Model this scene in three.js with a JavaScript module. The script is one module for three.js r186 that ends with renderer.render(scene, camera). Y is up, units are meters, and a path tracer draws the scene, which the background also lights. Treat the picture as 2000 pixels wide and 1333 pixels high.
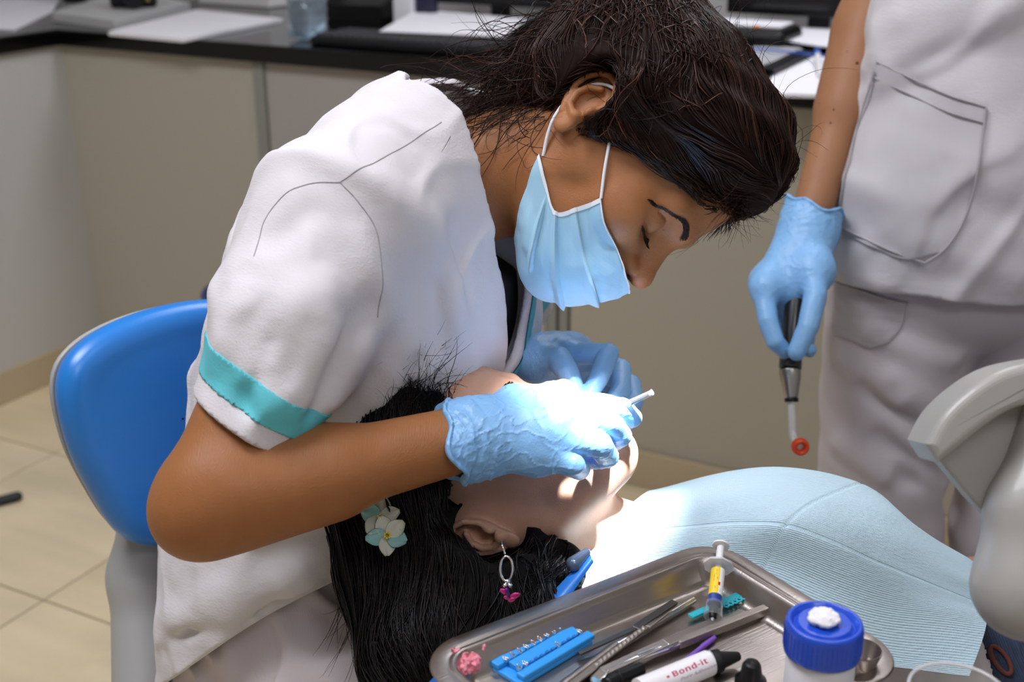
import * as THREE from 'three';
import { mergeGeometries, mergeVertices } from 'three/addons/utils/BufferGeometryUtils.js';
import { RoundedBoxGeometry } from 'three/addons/geometries/RoundedBoxGeometry.js';
import { ImprovedNoise } from 'three/addons/math/ImprovedNoise.js';
import { RectAreaLightUniformsLib } from 'three/addons/lights/RectAreaLightUniformsLib.js';

// ---------------------------------------------------------------- camera, light, exposure
const scene = new THREE.Scene();
scene.background = new THREE.Color(0x000000);
const PITCH = 21 * Math.PI / 180, FPX = 2400, EYE = 1.25;
const camera = new THREE.PerspectiveCamera(2 * Math.atan(666.5 / FPX) * 180 / Math.PI, 1.5, 0.05, 30);
camera.position.set(0, EYE, 0);
camera.rotation.set(-PITCH, 0, 0);
camera.focus = 1.0;
camera.userData.fStop = 6.0;
const renderer = new THREE.WebGLRenderer({ antialias: true });
renderer.toneMapping = THREE.LinearToneMapping;
renderer.toneMappingExposure = 1.0;
renderer.shadowMap.enabled = true;
RectAreaLightUniformsLib.init();
const LIGHT = { panel: 7.4, panelColor: 0xf4f5ff, lamp: 70, lampColor: 0xf4f8ff };

// ---------------------------------------------------------------- helpers
const V = (x, y, z) => new THREE.Vector3(x, y, z);
const cS = Math.cos(PITCH), sS = Math.sin(PITCH);
const RIGHT = V(1, 0, 0), UPV = V(0, cS, -sS), TOV = V(0, sS, cS);       // the axes of the view, for laying out poses
function at(px, py, d) {                                                  // a point of the room seen at a pixel, d metres along the view
  const x = (px - 1000) / FPX * d, u = (666.5 - py) / FPX * d;
  return V(x, EYE + u * cS - d * sS, -(u * sS + d * cS));
}
function atZ(px, py, z) { const p = at(px, py, 1).sub(camera.position), k = z / p.z; return p.multiplyScalar(k).add(camera.position); }
function atY(px, py, y) { const p = at(px, py, 1).sub(camera.position), k = (y - EYE) / p.y; return p.multiplyScalar(k).add(camera.position); }
let seedState = 12345;
function rnd() { seedState = (seedState + 0x6D2B79F5) | 0; let t = Math.imul(seedState ^ seedState >>> 15, 1 | seedState); t = t + Math.imul(t ^ t >>> 7, 61 | t) ^ t; return ((t ^ t >>> 14) >>> 0) / 4294967296; }
const seed = (n) => { seedState = n; };
const rr = (a, b) => a + (b - a) * rnd();
const perlin = new ImprovedNoise();
const noise = (x, y, z) => perlin.noise(x + 31.7, y + 17.3, z + 53.1);
const clamp = (x, a, b) => x < a ? a : x > b ? b : x;
const lerp = (a, b, t) => a + (b - a) * t;
const smooth = (a, b, x) => { const t = clamp((x - a) / (b - a), 0, 1); return t * t * (3 - 2 * t); };

const used = {};
function numbered(n) { const k = used[n] = (used[n] ?? -1) + 1; return k ? n + '_' + String(k).padStart(3, '0') : n; }
function shade(o) { o.castShadow = true; o.receiveShadow = true; return o; }
function obj(name, geo, mat, parent = scene) {
  const m = shade(new THREE.Mesh(Array.isArray(geo) ? (geo.length > 1 ? merge(geo) : geo[0]) : geo, mat));
  m.name = parent === scene ? numbered(name) : name; parent.add(m); return m;
}
function thing(name, label, category, pos = [0, 0, 0], turn = 0, group) {
  const o = new THREE.Group(); o.name = numbered(name); scene.add(o); o.position.set(...pos); o.rotation.y = turn;
  o.userData = { label, category }; if (group) o.userData.group = group; return o;
}
function tag(o, label, category, group) { o.userData.label = label; o.userData.category = category; if (group) o.userData.group = group; return o; }
function structure(o, label) { o.userData.kind = 'structure'; if (label) o.userData.label = label; return o; }
function merge(list) {
  const gs = list.map((g) => { g = g.index ? g.toNonIndexed() : g.clone(); for (const k of Object.keys(g.attributes)) if (!['position', 'normal', 'uv', 'color'].includes(k)) g.deleteAttribute(k); return g; });
  const hasC = gs.some((g) => g.attributes.color);
  for (const g of gs) {
    const n = g.attributes.position.count;
    if (!g.attributes.normal) g.computeVertexNormals();
    if (!g.attributes.uv) g.setAttribute('uv', new THREE.BufferAttribute(new Float32Array(n * 2), 2));
    if (hasC && !g.attributes.color) g.setAttribute('color', new THREE.BufferAttribute(new Float32Array(n * 3).fill(1), 3));
    g.morphAttributes = {};
  }
  return mergeGeometries(gs);
}
function moveG(g, x, y, z, rx = 0, ry = 0, rz = 0) { g.applyMatrix4(new THREE.Matrix4().compose(V(x, y, z), new THREE.Quaternion().setFromEuler(new THREE.Euler(rx, ry, rz)), V(1, 1, 1))); return g; }
const rbox = (w, h, d, r = 0.004, x = 0, y = 0, z = 0, seg = 2) => moveG(new RoundedBoxGeometry(w, h, d, seg, Math.min(r, w / 2.01, h / 2.01, d / 2.01)), x, y, z);
function tube(pts, r, seg = 8, n, closed = false) { return new THREE.TubeGeometry(new THREE.CatmullRomCurve3(pts, closed, 'centripetal'), n ?? Math.max(8, pts.length * 6), r, seg, closed); }
function lathe(prof, seg = 32) { return new THREE.LatheGeometry(prof.map(([r, y]) => new THREE.Vector2(r, y)), seg); }
function barBetween(a, b, r0, r1 = r0, seg = 16) {                          // closed cylinder or cone from a to b
  const h = a.distanceTo(b), g = new THREE.CylinderGeometry(r1, r0, h, seg); g.translate(0, h / 2, 0);
  g.applyQuaternion(new THREE.Quaternion().setFromUnitVectors(V(0, 1, 0), b.clone().sub(a).normalize())); g.translate(a.x, a.y, a.z); return g;
}
function axial(profile, a, b, seg = 24) {                                   // lathe whose y axis (0..length) runs from a to b
  const g = lathe(profile, seg); g.applyQuaternion(new THREE.Quaternion().setFromUnitVectors(V(0, 1, 0), b.clone().sub(a).normalize())); g.translate(a.x, a.y, a.z); return g;
}
function prism(pts, h, bevel = 0.001) {                                     // pts: [x, z] outline, thickness h upward from y = 0
  const s = new THREE.Shape(pts.map(([x, z]) => new THREE.Vector2(x, -z)));
  const g = new THREE.ExtrudeGeometry(s, { depth: Math.max(1e-4, h - 2 * bevel), bevelEnabled: bevel > 0, bevelSize: bevel, bevelThickness: bevel, bevelSegments: 2, bevelOffset: -bevel, curveSegments: 12 });
  g.rotateX(-Math.PI / 2); g.translate(0, bevel, 0); return g;
}
// a sheet through a net of control points, net[row][col] = Vector3; two faces with thickness th
function cr(a, b, c, d, t) { return 0.5 * (2 * b + (c - a) * t + (2 * a - 5 * b + 4 * c - d) * t * t + (3 * b - a - 3 * c + d) * t * t * t); }
function netPoint(net, u, v) {
  const R = net.length, C = net[0].length, fy = clamp(v, 0, 1) * (R - 1), fx = clamp(u, 0, 1) * (C - 1), y0 = Math.min(R - 2, Math.floor(fy)), x0 = Math.min(C - 2, Math.floor(fx)), ty = fy - y0, tx = fx - x0;
  const g = (r, c) => { const rr_ = clamp(r, 0, R - 1), cc = clamp(c, 0, C - 1); return net[rr_][cc]; };
  const out = V(0, 0, 0);
  for (const k of ['x', 'y', 'z']) {
    const row = []; for (let j = -1; j <= 2; j++) row.push(cr(g(y0 + j, x0 - 1)[k], g(y0 + j, x0)[k], g(y0 + j, x0 + 1)[k], g(y0 + j, x0 + 2)[k], tx));
    out[k] = cr(row[0], row[1], row[2], row[3], ty);
  }
  return out;
}
function sheet(fn, nu, nv, th = 0.001, uvs = [1, 1]) {
  const P = [], N = [], UV = [], I = [], pts = [];
  for (let j = 0; j <= nv; j++) for (let i = 0; i <= nu; i++) pts.push(fn(i / nu, j / nv));
  const id = (i, j) => clamp(j, 0, nv) * (nu + 1) + clamp(i, 0, nu), nor = [];
  for (let j = 0; j <= nv; j++) for (let i = 0; i <= nu; i++) nor.push(pts[id(i + 1, j)].clone().sub(pts[id(i - 1, j)]).cross(pts[id(i, j + 1)].clone().sub(pts[id(i, j - 1)])).normalize());
  for (const s of [1, -1]) for (let k = 0; k < pts.length; k++) {
    const p = pts[k].clone().addScaledVector(nor[k], s * th / 2); P.push(p.x, p.y, p.z); N.push(nor[k].x * s, nor[k].y * s, nor[k].z * s);
    UV.push((k % (nu + 1)) / nu * uvs[0], Math.floor(k / (nu + 1)) / nv * uvs[1]);
  }
  const off = pts.length;
  for (let j = 0; j < nv; j++) for (let i = 0; i < nu; i++) { const a = id(i, j), b = id(i + 1, j), c = id(i + 1, j + 1), d = id(i, j + 1); I.push(a, b, c, a, c, d, off + a, off + c, off + b, off + a, off + d, off + c); }
  const edge = (a, b) => I.push(a, off + a, b, b, off + a, off + b);
  for (let i = 0; i < nu; i++) { edge(id(i, 0), id(i + 1, 0)); edge(id(i + 1, nv), id(i, nv)); }
  for (let j = 0; j < nv; j++) { edge(id(0, j + 1), id(0, j)); edge(id(nu, j), id(nu, j + 1)); }
  return geoOf(P, N, UV, I);
}
function geoOf(P, N, UV, I, C) {
  const g = new THREE.BufferGeometry();
  g.setAttribute('position', new THREE.Float32BufferAttribute(P, 3)); if (N) g.setAttribute('normal', new THREE.Float32BufferAttribute(N, 3));
  if (UV) g.setAttribute('uv', new THREE.Float32BufferAttribute(UV, 2)); if (C) g.setAttribute('color', new THREE.Float32BufferAttribute(C, 3));
  g.setIndex(I); if (!N) g.computeVertexNormals(); return g;
}

// ---------------------------------------------------------------- distance fields
const cone = (a, b, ra, rb = ra) => {
  const ax = a.x, ay = a.y, az = a.z, bx = b.x - ax, by = b.y - ay, bz = b.z - az, L = 1 / Math.max(1e-9, bx * bx + by * by + bz * bz);
  return (x, y, z) => { x -= ax; y -= ay; z -= az; let t = (x * bx + y * by + z * bz) * L; t = t < 0 ? 0 : t > 1 ? 1 : t; x -= bx * t; y -= by * t; z -= bz * t; return Math.sqrt(x * x + y * y + z * z) - (ra + (rb - ra) * t); };
};
// the same, flattened: distances along the unit vector w are divided by k
const flatCone = (a, b, ra, rb, w, k) => {
  const ax = a.x, ay = a.y, az = a.z, bx = b.x - ax, by = b.y - ay, bz = b.z - az, L = 1 / Math.max(1e-9, bx * bx + by * by + bz * bz);
  return (x, y, z) => {
    x -= ax; y -= ay; z -= az; let t = (x * bx + y * by + z * bz) * L; t = t < 0 ? 0 : t > 1 ? 1 : t; x -= bx * t; y -= by * t; z -= bz * t;
    const s = x * w.x + y * w.y + z * w.z, q = s * (1 / k - 1), X = x + q * w.x, Y = y + q * w.y, Z = z + q * w.z; return (Math.sqrt(X * X + Y * Y + Z * Z) - (ra + (rb - ra) * t)) * Math.min(1, k * 0.9 + 0.1);
  };
};
const ball = (c, r) => (x, y, z) => Math.hypot(x - c.x, y - c.y, z - c.z) - r;
const ell = (cx, cy, cz, rx, ry, rz) => (x, y, z) => { x = (x - cx) / rx; y = (y - cy) / ry; z = (z - cz) / rz; const k0 = Math.sqrt(x * x + y * y + z * z), k1 = Math.sqrt(x * x / (rx * rx) + y * y / (ry * ry) + z * z / (rz * rz)); return k1 < 1e-9 ? -Math.min(rx, ry, rz) : k0 * (k0 - 1) / k1; };
const smin = (a, b, k) => { const h = Math.max(k - Math.abs(a - b), 0) / k; return Math.min(a, b) - h * h * k * 0.25; };
const smax = (a, b, k) => -smin(-a, -b, k);
const union = (list, k) => (x, y, z) => { let d = list[0](x, y, z); for (let i = 1; i < list.length; i++) { const e = list[i](x, y, z); d = smin(d, e, k); } return d; };
const chain = (pts, radii) => { const l = []; for (let i = 0; i + 1 < pts.length; i++) l.push(cone(pts[i], pts[i + 1], radii[i], radii[i + 1])); return (x, y, z) => { let d = 1e9; for (const f of l) { const e = f(x, y, z); if (e < d) d = e; } return d; }; };
const polyD = (pts, x, y, z) => { let d = 1e9; for (let i = 0; i + 1 < pts.length; i++) { const a = pts[i], b = pts[i + 1], bx = b.x - a.x, by = b.y - a.y, bz = b.z - a.z, t = clamp(((x - a.x) * bx + (y - a.y) * by + (z - a.z) * bz) / (bx * bx + by * by + bz * bz), 0, 1), e = Math.hypot(x - a.x - bx * t, y - a.y - by * t, z - a.z - bz * t); if (e < d) d = e; } return d; };
function grad(f, x, y, z, e, out) { out[0] = (f(x + e, y, z) - f(x - e, y, z)) / (2 * e); out[1] = (f(x, y + e, z) - f(x, y - e, z)) / (2 * e); out[2] = (f(x, y, z + e) - f(x, y, z - e)) / (2 * e); return out; }
function meshField(f, lo, hi, h, { color, uv, safe = 1.5, passes = 1 } = {}) {   // surface nets
  const nx = Math.ceil((hi[0] - lo[0]) / h), ny = Math.ceil((hi[1] - lo[1]) / h), nz = Math.ceil((hi[2] - lo[2]) / h), sx = nx + 1, sy = ny + 1, sz = nz + 1, val = new Float32Array(sx * sy * sz), B = 6;
  const X = (i) => lo[0] + i * h, Y = (j) => lo[1] + j * h, Z = (k) => lo[2] + k * h;
  for (let bk = 0; bk < sz; bk += B) for (let bj = 0; bj < sy; bj += B) for (let bi = 0; bi < sx; bi += B) {
    const c = f(X(bi + B / 2 - 0.5), Y(bj + B / 2 - 0.5), Z(bk + B / 2 - 0.5)), skip = Math.abs(c) > h * B * 0.87 * safe, ek = Math.min(sz, bk + B), ej = Math.min(sy, bj + B), ei = Math.min(sx, bi + B);
    for (let k = bk; k < ek; k++) for (let j = bj; j < ej; j++) for (let i = bi; i < ei; i++) val[(k * sy + j) * sx + i] = skip ? c : f(X(i), Y(j), Z(k));
  }
  const vid = new Int32Array(nx * ny * nz).fill(-1), P = [], g = [0, 0, 0], I = [];
  const E = [[0, 1], [2, 3], [4, 5], [6, 7], [0, 2], [1, 3], [4, 6], [5, 7], [0, 4], [1, 5], [2, 6], [3, 7]], cv = new Float32Array(8);
  for (let k = 0; k < nz; k++) for (let j = 0; j < ny; j++) for (let i = 0; i < nx; i++) {
    let m = 0; const b = (k * sy + j) * sx + i;
    for (let c = 0; c < 8; c++) { cv[c] = val[b + (c & 1) + ((c >> 1) & 1) * sx + (c >> 2) * sx * sy]; if (cv[c] < 0) m |= 1 << c; }
    if (m === 0 || m === 255) continue;
    let x = 0, y = 0, z = 0, n = 0;
    for (const [p, q] of E) if ((cv[p] < 0) !== (cv[q] < 0)) { const t = cv[p] / (cv[p] - cv[q]); x += (p & 1) + ((q & 1) - (p & 1)) * t; y += ((p >> 1) & 1) + (((q >> 1) & 1) - ((p >> 1) & 1)) * t; z += (p >> 2) + ((q >> 2) - (p >> 2)) * t; n++; }
    vid[(k * ny + j) * nx + i] = P.length / 3; P.push(X(i + x / n), Y(j + y / n), Z(k + z / n));
  }
  const N = new Array(P.length), UV = [], C = color ? [] : null;
  for (let v = 0; v < P.length; v += 3) {
    let x = P[v], y = P[v + 1], z = P[v + 2];
    for (let s = 0; s < passes; s++) { const d = f(x, y, z); grad(f, x, y, z, h * 0.4, g); const q = clamp(d / Math.max(0.2, g[0] * g[0] + g[1] * g[1] + g[2] * g[2]), -h, h); x -= g[0] * q; y -= g[1] * q; z -= g[2] * q; }
    grad(f, x, y, z, h * 0.5, g); const l = Math.hypot(g[0], g[1], g[2]) || 1; P[v] = x; P[v + 1] = y; P[v + 2] = z; N[v] = g[0] / l; N[v + 1] = g[1] / l; N[v + 2] = g[2] / l;
    if (uv) { const q = uv(x, y, z); UV.push(q[0], q[1]); } else UV.push(x, y + z * 0.5);
    if (C) { const q = color(x, y, z, N[v], N[v + 1], N[v + 2]); C.push(q[0], q[1], q[2]); }
  }
  const quad = (a, b, c, d, flip) => { if (a < 0 || b < 0 || c < 0 || d < 0) return; if (flip) I.push(a, c, b, a, d, c); else I.push(a, b, c, a, c, d); };
  const id = (i, j, k) => vid[(k * ny + j) * nx + i];
  for (let k = 1; k < nz; k++) for (let j = 1; j < ny; j++) for (let i = 1; i < nx; i++) {
    const b = (k * sy + j) * sx + i, s = val[b] < 0;
    if ((val[b + 1] < 0) !== s) quad(id(i, j - 1, k - 1), id(i, j, k - 1), id(i, j, k), id(i, j - 1, k), !s);
    if ((val[b + sx] < 0) !== s) quad(id(i - 1, j, k - 1), id(i - 1, j, k), id(i, j, k), id(i, j, k - 1), !s);
    if ((val[b + sx * sy] < 0) !== s) quad(id(i - 1, j - 1, k), id(i, j - 1, k), id(i, j, k), id(i - 1, j, k), !s);
  }
  return geoOf(P, N, UV, I, C);
}
function onField(f, p, off = 0, steps = 6) { const g = [0, 0, 0], q = p.clone(); for (let s = 0; s < steps; s++) { const d = f(q.x, q.y, q.z) - off; grad(f, q.x, q.y, q.z, 0.0015, g); const m = Math.max(0.3, g[0] * g[0] + g[1] * g[1] + g[2] * g[2]); q.x -= g[0] * d / m; q.y -= g[1] * d / m; q.z -= g[2] * d / m; } return q; }
function normalOf(f, p, e = 0.0015) { const g = grad(f, p.x, p.y, p.z, e, [0, 0, 0]); return V(...g).normalize(); }
function castField(f, p, dir, off = 0, far = 0.6) { let t = 0; for (let i = 0; i < 120 && t < far; i++) { const q = p.clone().addScaledVector(dir, t), d = f(q.x, q.y, q.z) - off; if (d < 2e-4) return q; t += Math.max(2e-4, d * 0.7); } return null; }

// many thin hairs as one geometry; each: {p: [Vector3...], r, c: [r,g,b]}
function hairs(list, sides = 3) {
  const P = [], N = [], C = [], I = [], UV = [], t = V(0, 0, 0), a = V(0, 0, 0), b = V(0, 0, 0);
  for (const s of list) {
    const n = s.p.length, base = P.length / 3;
    for (let i = 0; i < n; i++) {
      t.copy(s.p[Math.min(n - 1, i + 1)]).sub(s.p[Math.max(0, i - 1)]).normalize();
      if (i === 0) a.set(0.31, 0.52, 0.79).cross(t).normalize(); else a.addScaledVector(t, -a.dot(t)).normalize();
      b.copy(t).cross(a);
      const f = i / (n - 1), r = s.r * (s.taper === 2 ? Math.min(1, 4 * f + 0.3, 4 * (1 - f) + 0.15) : lerp(1, 0.25, f * f));
      for (let k = 0; k < sides; k++) { const w = k / sides * Math.PI * 2, cx = Math.cos(w), cy = Math.sin(w), nx = a.x * cx + b.x * cy, ny = a.y * cx + b.y * cy, nz = a.z * cx + b.z * cy; P.push(s.p[i].x + nx * r, s.p[i].y + ny * r, s.p[i].z + nz * r); N.push(nx, ny, nz); C.push(...s.c); UV.push(k / sides, f); }
    }
    for (let i = 0; i < n - 1; i++) for (let k = 0; k < sides; k++) { const q = base + i * sides + k, w = base + i * sides + (k + 1) % sides; I.push(q, w, q + sides, w, w + sides, q + sides); }
  }
  return geoOf(P, N, UV, I, C);
}

// ---------------------------------------------------------------- textures and materials
function dataTex(n, fn, srgb = false, m = n) { const d = new Uint8Array(n * m * 4); for (let j = 0; j < m; j++) for (let i = 0; i < n; i++) { const c = fn(i / n, j / m), o = (j * n + i) * 4; d[o] = clamp(c[0], 0, 1) * 255; d[o + 1] = clamp(c[1], 0, 1) * 255; d[o + 2] = clamp(c[2], 0, 1) * 255; d[o + 3] = 255; } const t = new THREE.DataTexture(d, n, m); t.magFilter = THREE.LinearFilter; t.wrapS = t.wrapT = THREE.RepeatWrapping; if (srgb) t.colorSpace = THREE.SRGBColorSpace; t.needsUpdate = true; return t; }
const tileNoise = (u, v, f, s) => { let a = 0; for (const [x, y, w] of [[u, v, (1 - u) * (1 - v)], [u - 1, v, u * (1 - v)], [u, v - 1, (1 - u) * v], [u - 1, v - 1, u * v]]) a += w * noise(x * f + s, y * f, s); return a; };
const rep = (t, x, y = x) => { const c = t.clone(); c.repeat.set(x, y); c.needsUpdate = true; return c; };
const lin = (r, g, b) => new THREE.Color().setRGB(r, g, b);
const std = (c, roughness = 0.5, extra = {}) => new THREE.MeshStandardMaterial({ color: Array.isArray(c) ? lin(...c) : c, roughness, ...extra });
const phy = (c, roughness = 0.5, extra = {}) => new THREE.MeshPhysicalMaterial({ color: Array.isArray(c) ? lin(...c) : c, roughness, ...extra });
const TX = {};
TX.weave = dataTex(256, (u, v) => { const a = Math.sin((u * 64 + v * 64) * Math.PI * 2) * 0.5 + 0.5, n = tileNoise(u, v, 60, 2) * 0.4 + tileNoise(u, v, 17, 5) * 0.4; const h = 0.45 + 0.3 * a + n; return [h, h, h]; });
TX.grain = dataTex(256, (u, v) => { const h = 0.5 + tileNoise(u, v, 90, 1) * 0.5 + tileNoise(u, v, 30, 8) * 0.35; return [h, h, h]; });
TX.brushed = dataTex(256, (u, v) => { const h = 0.5 + tileNoise(u * 0.999, v, 8, 3) * 0.15 + noise(u * 3, v * 190, 4.4) * 0.5; return [h, h, h]; });
TX.tile = dataTex(512, (u, v) => { const w = tileNoise(u, v, 5, 6) * 0.5 + noise(u * 4 + 9, v * 26, 1.5) * 0.25 + tileNoise(u, v, 60, 2) * 0.08; const k = 0.93 + w * 0.16; return [0.90 * k, 0.84 * k, 0.71 * k]; }, true);
TX.granite = dataTex(512, (u, v) => { const n = tileNoise(u, v, 70, 3), s = n > 0.42 ? 0.22 : n > 0.3 ? 0.10 : 0.045 + tileNoise(u, v, 25, 7) * 0.02; return [s * 0.6, s * 0.6, s * 0.58]; }, true);
TX.crepe = dataTex(512, (u, v) => { const w = Math.sin(v * 64 * Math.PI * 2), d = Math.sin((u * 128 + (Math.floor(v * 64) % 2) * 0.5) * Math.PI * 2); const h = 0.5 + 0.22 * w * (0.6 + 0.4 * d) + tileNoise(u, v, 50, 3) * 0.25; return [h, h, h]; });
TX.skin = dataTex(512, (u, v) => { const h = 0.5 + tileNoise(u, v, 120, 2) * 0.4 + tileNoise(u, v, 45, 9) * 0.25; return [h, h, h]; });
const M = {};
M.scrub = phy([0.67, 0.64, 0.655], 0.85, { bumpMap: rep(TX.weave, 9), bumpScale: 0.0004, sheen: 0.25, sheenColor: lin(0.8, 0.8, 0.85), sheenRoughness: 0.6 });
M.trouser = phy([0.62, 0.56, 0.57], 0.88, { bumpMap: rep(TX.weave, 9), bumpScale: 0.0004, sheen: 0.2, sheenColor: lin(0.8, 0.8, 0.85), sheenRoughness: 0.6 });
M.teal = std([0.12, 0.55, 0.62], 0.75, { bumpMap: rep(TX.weave, 9), bumpScale: 0.0003 });
M.glove = phy([0.23, 0.47, 0.78], 0.42, { bumpMap: rep(TX.grain, 10), bumpScale: 0.0003 });
M.skin = phy(0xffffff, 0.48, { vertexColors: true, bumpMap: rep(TX.skin, 14), bumpScale: 0.00035, specularIntensity: 0.6 });
M.hair = phy(0xffffff, 0.36, { vertexColors: true, specularIntensity: 0.42 });
M.hairMass = phy(0xffffff, 0.75, { vertexColors: true, specularIntensity: 0.25 });
M.blueVinyl = phy([0.012, 0.19, 0.60], 0.33, { clearcoat: 0.25, clearcoatRoughness: 0.3, bumpMap: rep(TX.grain, 8), bumpScale: 0.0002 });
M.greyPlastic = std([0.36, 0.36, 0.35], 0.45);
M.paleGrey = phy([0.36, 0.35, 0.32], 0.42, { clearcoat: 0.15 });
M.black = phy([0.004, 0.004, 0.0045], 0.4, { specularIntensity: 0.6 });
M.blackMatte = phy([0.007, 0.007, 0.008], 0.6, { specularIntensity: 0.6 });
M.steel = phy([0.45, 0.40, 0.36], 0.30, { metalness: 1, bumpMap: rep(TX.brushed, 4), bumpScale: 0.0001 });
M.steelBright = std([0.70, 0.68, 0.66], 0.2, { metalness: 1 });
M.chrome = std([0.8, 0.8, 0.8], 0.12, { metalness: 1 });
M.paper = std([0.84, 0.83, 0.86], 0.85);
M.white = std([0.8, 0.79, 0.77], 0.5);
M.clear = phy([0.95, 0.97, 1], 0.08, { transmission: 1, thickness: 0, ior: 1.45 });
// ---------------------------------------------------------------- the room (its frame: x along the desk, z towards the viewer)
const ROOM_TURN = -27.6 * Math.PI / 180, CORNER = V(-1.12, 0, -3.10);
function inRoom(o) { o.position.copy(CORNER); o.rotation.y = ROOM_TURN; return o; }
const roomMatrix = new THREE.Matrix4().makeRotationY(ROOM_TURN).setPosition(CORNER), roomInverse = roomMatrix.clone().invert();
const toRoom = (p) => p.clone().applyMatrix4(roomInverse);
const X0 = -0.75, X1 = 4.5, Z0 = -0.85, Z1 = 4.3, HH = 2.7, CT = 0.885, CB = 0.845;
{
  const wallMat = std([0.55, 0.54, 0.52], 0.9, { bumpMap: rep(TX.grain, 6), bumpScale: 0.0006 });
  const wall = (name, w, h, d, x, y, z, m = wallMat) => structure(inRoom(obj(name, moveG(new THREE.BoxGeometry(w, h, d), x, y, z), m)));
  const W = X1 - X0, D = Z1 - Z0, mx = (X0 + X1) / 2, mz = (Z0 + Z1) / 2;
  wall('wall_back', W + 0.4, HH, 0.2, mx, HH / 2, Z0 - 0.1);
  wall('wall_front', W + 0.4, HH, 0.2, mx, HH / 2, Z1 + 0.1);
  wall('wall_left', 0.2, HH, D, X0 - 0.1, HH / 2, mz);
  wall('wall_right', 0.2, HH, D, X1 + 0.1, HH / 2, mz);
  wall('ceiling', W + 0.4, 0.15, D + 0.4, mx, HH + 0.075, mz, std([0.75, 0.75, 0.73], 0.9));
  // tiled floor
  const fl = structure(inRoom(new THREE.Group())); fl.name = 'floor'; scene.add(fl);
  obj('grout_bed', moveG(new THREE.BoxGeometry(W + 0.4, 0.1, D + 0.4), mx, -0.0535, mz), std([0.34, 0.28, 0.19], 0.95), fl);
  const T = 0.45, gap = 0.005, tileGeos = [], tileMats = [];
  for (let k = 0; k < 4; k++) {
    const g = rbox(T - gap, 0.012, T - gap, 0.0025, 0, -0.006, 0, 1), p = g.attributes.position, uv = g.attributes.uv;
    for (let i = 0; i < p.count; i++) uv.setXY(i, p.getX(i) / T * 0.5 + k * 0.23, p.getZ(i) / T * 0.5 + k * 0.37);
    tileGeos.push(g); tileMats.push(phy([1.0, 0.985 - 0.01 * k, 0.95 - 0.02 * k], 0.32, { map: TX.tile, bumpMap: TX.grain, bumpScale: 0.0003 }));
  }
  const c0 = toRoom(atY(85, 1172, 0));                                           // a grout crossing seen on the floor
  seed(77);
  for (let i = -9; i < 12; i++) for (let j = -12; j < 9; j++) {
    const x = c0.x + (i + 0.5) * T, z = c0.z + (j + 0.5) * T; if (x < X0 || x > X1 || z < Z0 || z > Z1) continue;
    const k = Math.floor(rnd() * 4), t = obj('tile', tileGeos[k], tileMats[Math.floor(rnd() * 4)], fl); t.position.set(x, 0, z); t.rotation.y = Math.floor(rnd() * 2) * Math.PI;
  }
  // desk: panels under an L shaped black worktop
  const desk = thing('reception_desk', 'beige L shaped desk front of plain panels below the black worktop', 'desk'); inRoom(desk);
  const px1 = toRoom(at(490, 200, 1)), hit = (px, py) => { const a = toRoom(camera.position), b = toRoom(at(px, py, 1)), t = (0 - a.z) / (b.z - a.z); return a.x + (b.x - a.x) * t; };
  const xa = hit(492, 180), xb = hit(516, 250), xc = hit(1062, 600), xd = hit(1106, 600);
  const beige = std([0.43, 0.40, 0.325], 0.6, { bumpMap: rep(TX.grain, 5), bumpScale: 0.0003 }), beige2 = std([0.41, 0.38, 0.305], 0.55), strip = std([0.26, 0.265, 0.23], 0.5), greyish = std([0.40, 0.37, 0.34], 0.6), pale = std([0.50, 0.49, 0.46], 0.65, { bumpMap: rep(TX.grain, 5), bumpScale: 0.0003 });
  obj('front_panel', rbox(xa + 0.029, CB, 0.03, 0.003, (xa - 0.03) / 2, CB / 2, -0.03), beige, desk);
  obj('joint_strip', rbox(xb - xa + 0.002, CB, 0.03, 0.003, (xa + xb) / 2, CB / 2, -0.022), strip, desk);
  obj('front_panel', rbox(xc - xb - 0.004, CB, 0.03, 0.003, (xb + xc) / 2, CB / 2, -0.03), greyish, desk);
  obj('joint_strip', rbox((xd - xc) * 0.42, CB, 0.03, 0.003, xc + (xd - xc) * 0.25, CB / 2, -0.024), strip, desk);
  obj('joint_strip', rbox((xd - xc) * 0.4, CB, 0.03, 0.003, xc + (xd - xc) * 0.75, CB / 2, -0.028), strip, desk);
  obj('front_panel', rbox(4.3 - xd - 0.004, CB, 0.03, 0.003, (xd + 4.3) / 2, CB / 2, -0.03), beige2, desk);
  obj('wing_panel', rbox(0.03, CB, 2.415, 0.003, -0.02, CB / 2, 1.185), pale, desk);
  const baseM = std([0.50, 0.40, 0.26], 0.5, { bumpMap: rep(TX.grain, 5), bumpScale: 0.0003 });
  obj('plinth', rbox(0.014, 0.085, 2.4, 0.004, -0.006, 0.0425, 1.19), baseM, desk);
  obj('plinth', rbox(4.28, 0.085, 0.014, 0.004, 2.14, 0.0425, -0.008), baseM, desk);
  const wt = prism([[-0.68, -0.72], [4.3, -0.72], [4.3, 0.012], [0.012, 0.012], [0.012, 2.4], [-0.68, 2.4]], CT - CB, 0.004); wt.translate(0, CB, 0);
  const uvp = wt.attributes.position, uvw = wt.attributes.uv; for (let i = 0; i < uvp.count; i++) uvw.setXY(i, uvp.getX(i) * 3 + uvp.getY(i), uvp.getZ(i) * 3);
  inRoom(tag(obj('worktop', wt, phy([1, 1, 1], 0.14, { map: TX.granite, specularIntensity: 0.7 })), 'glossy black stone worktop running along the desk', 'worktop'));

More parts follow.
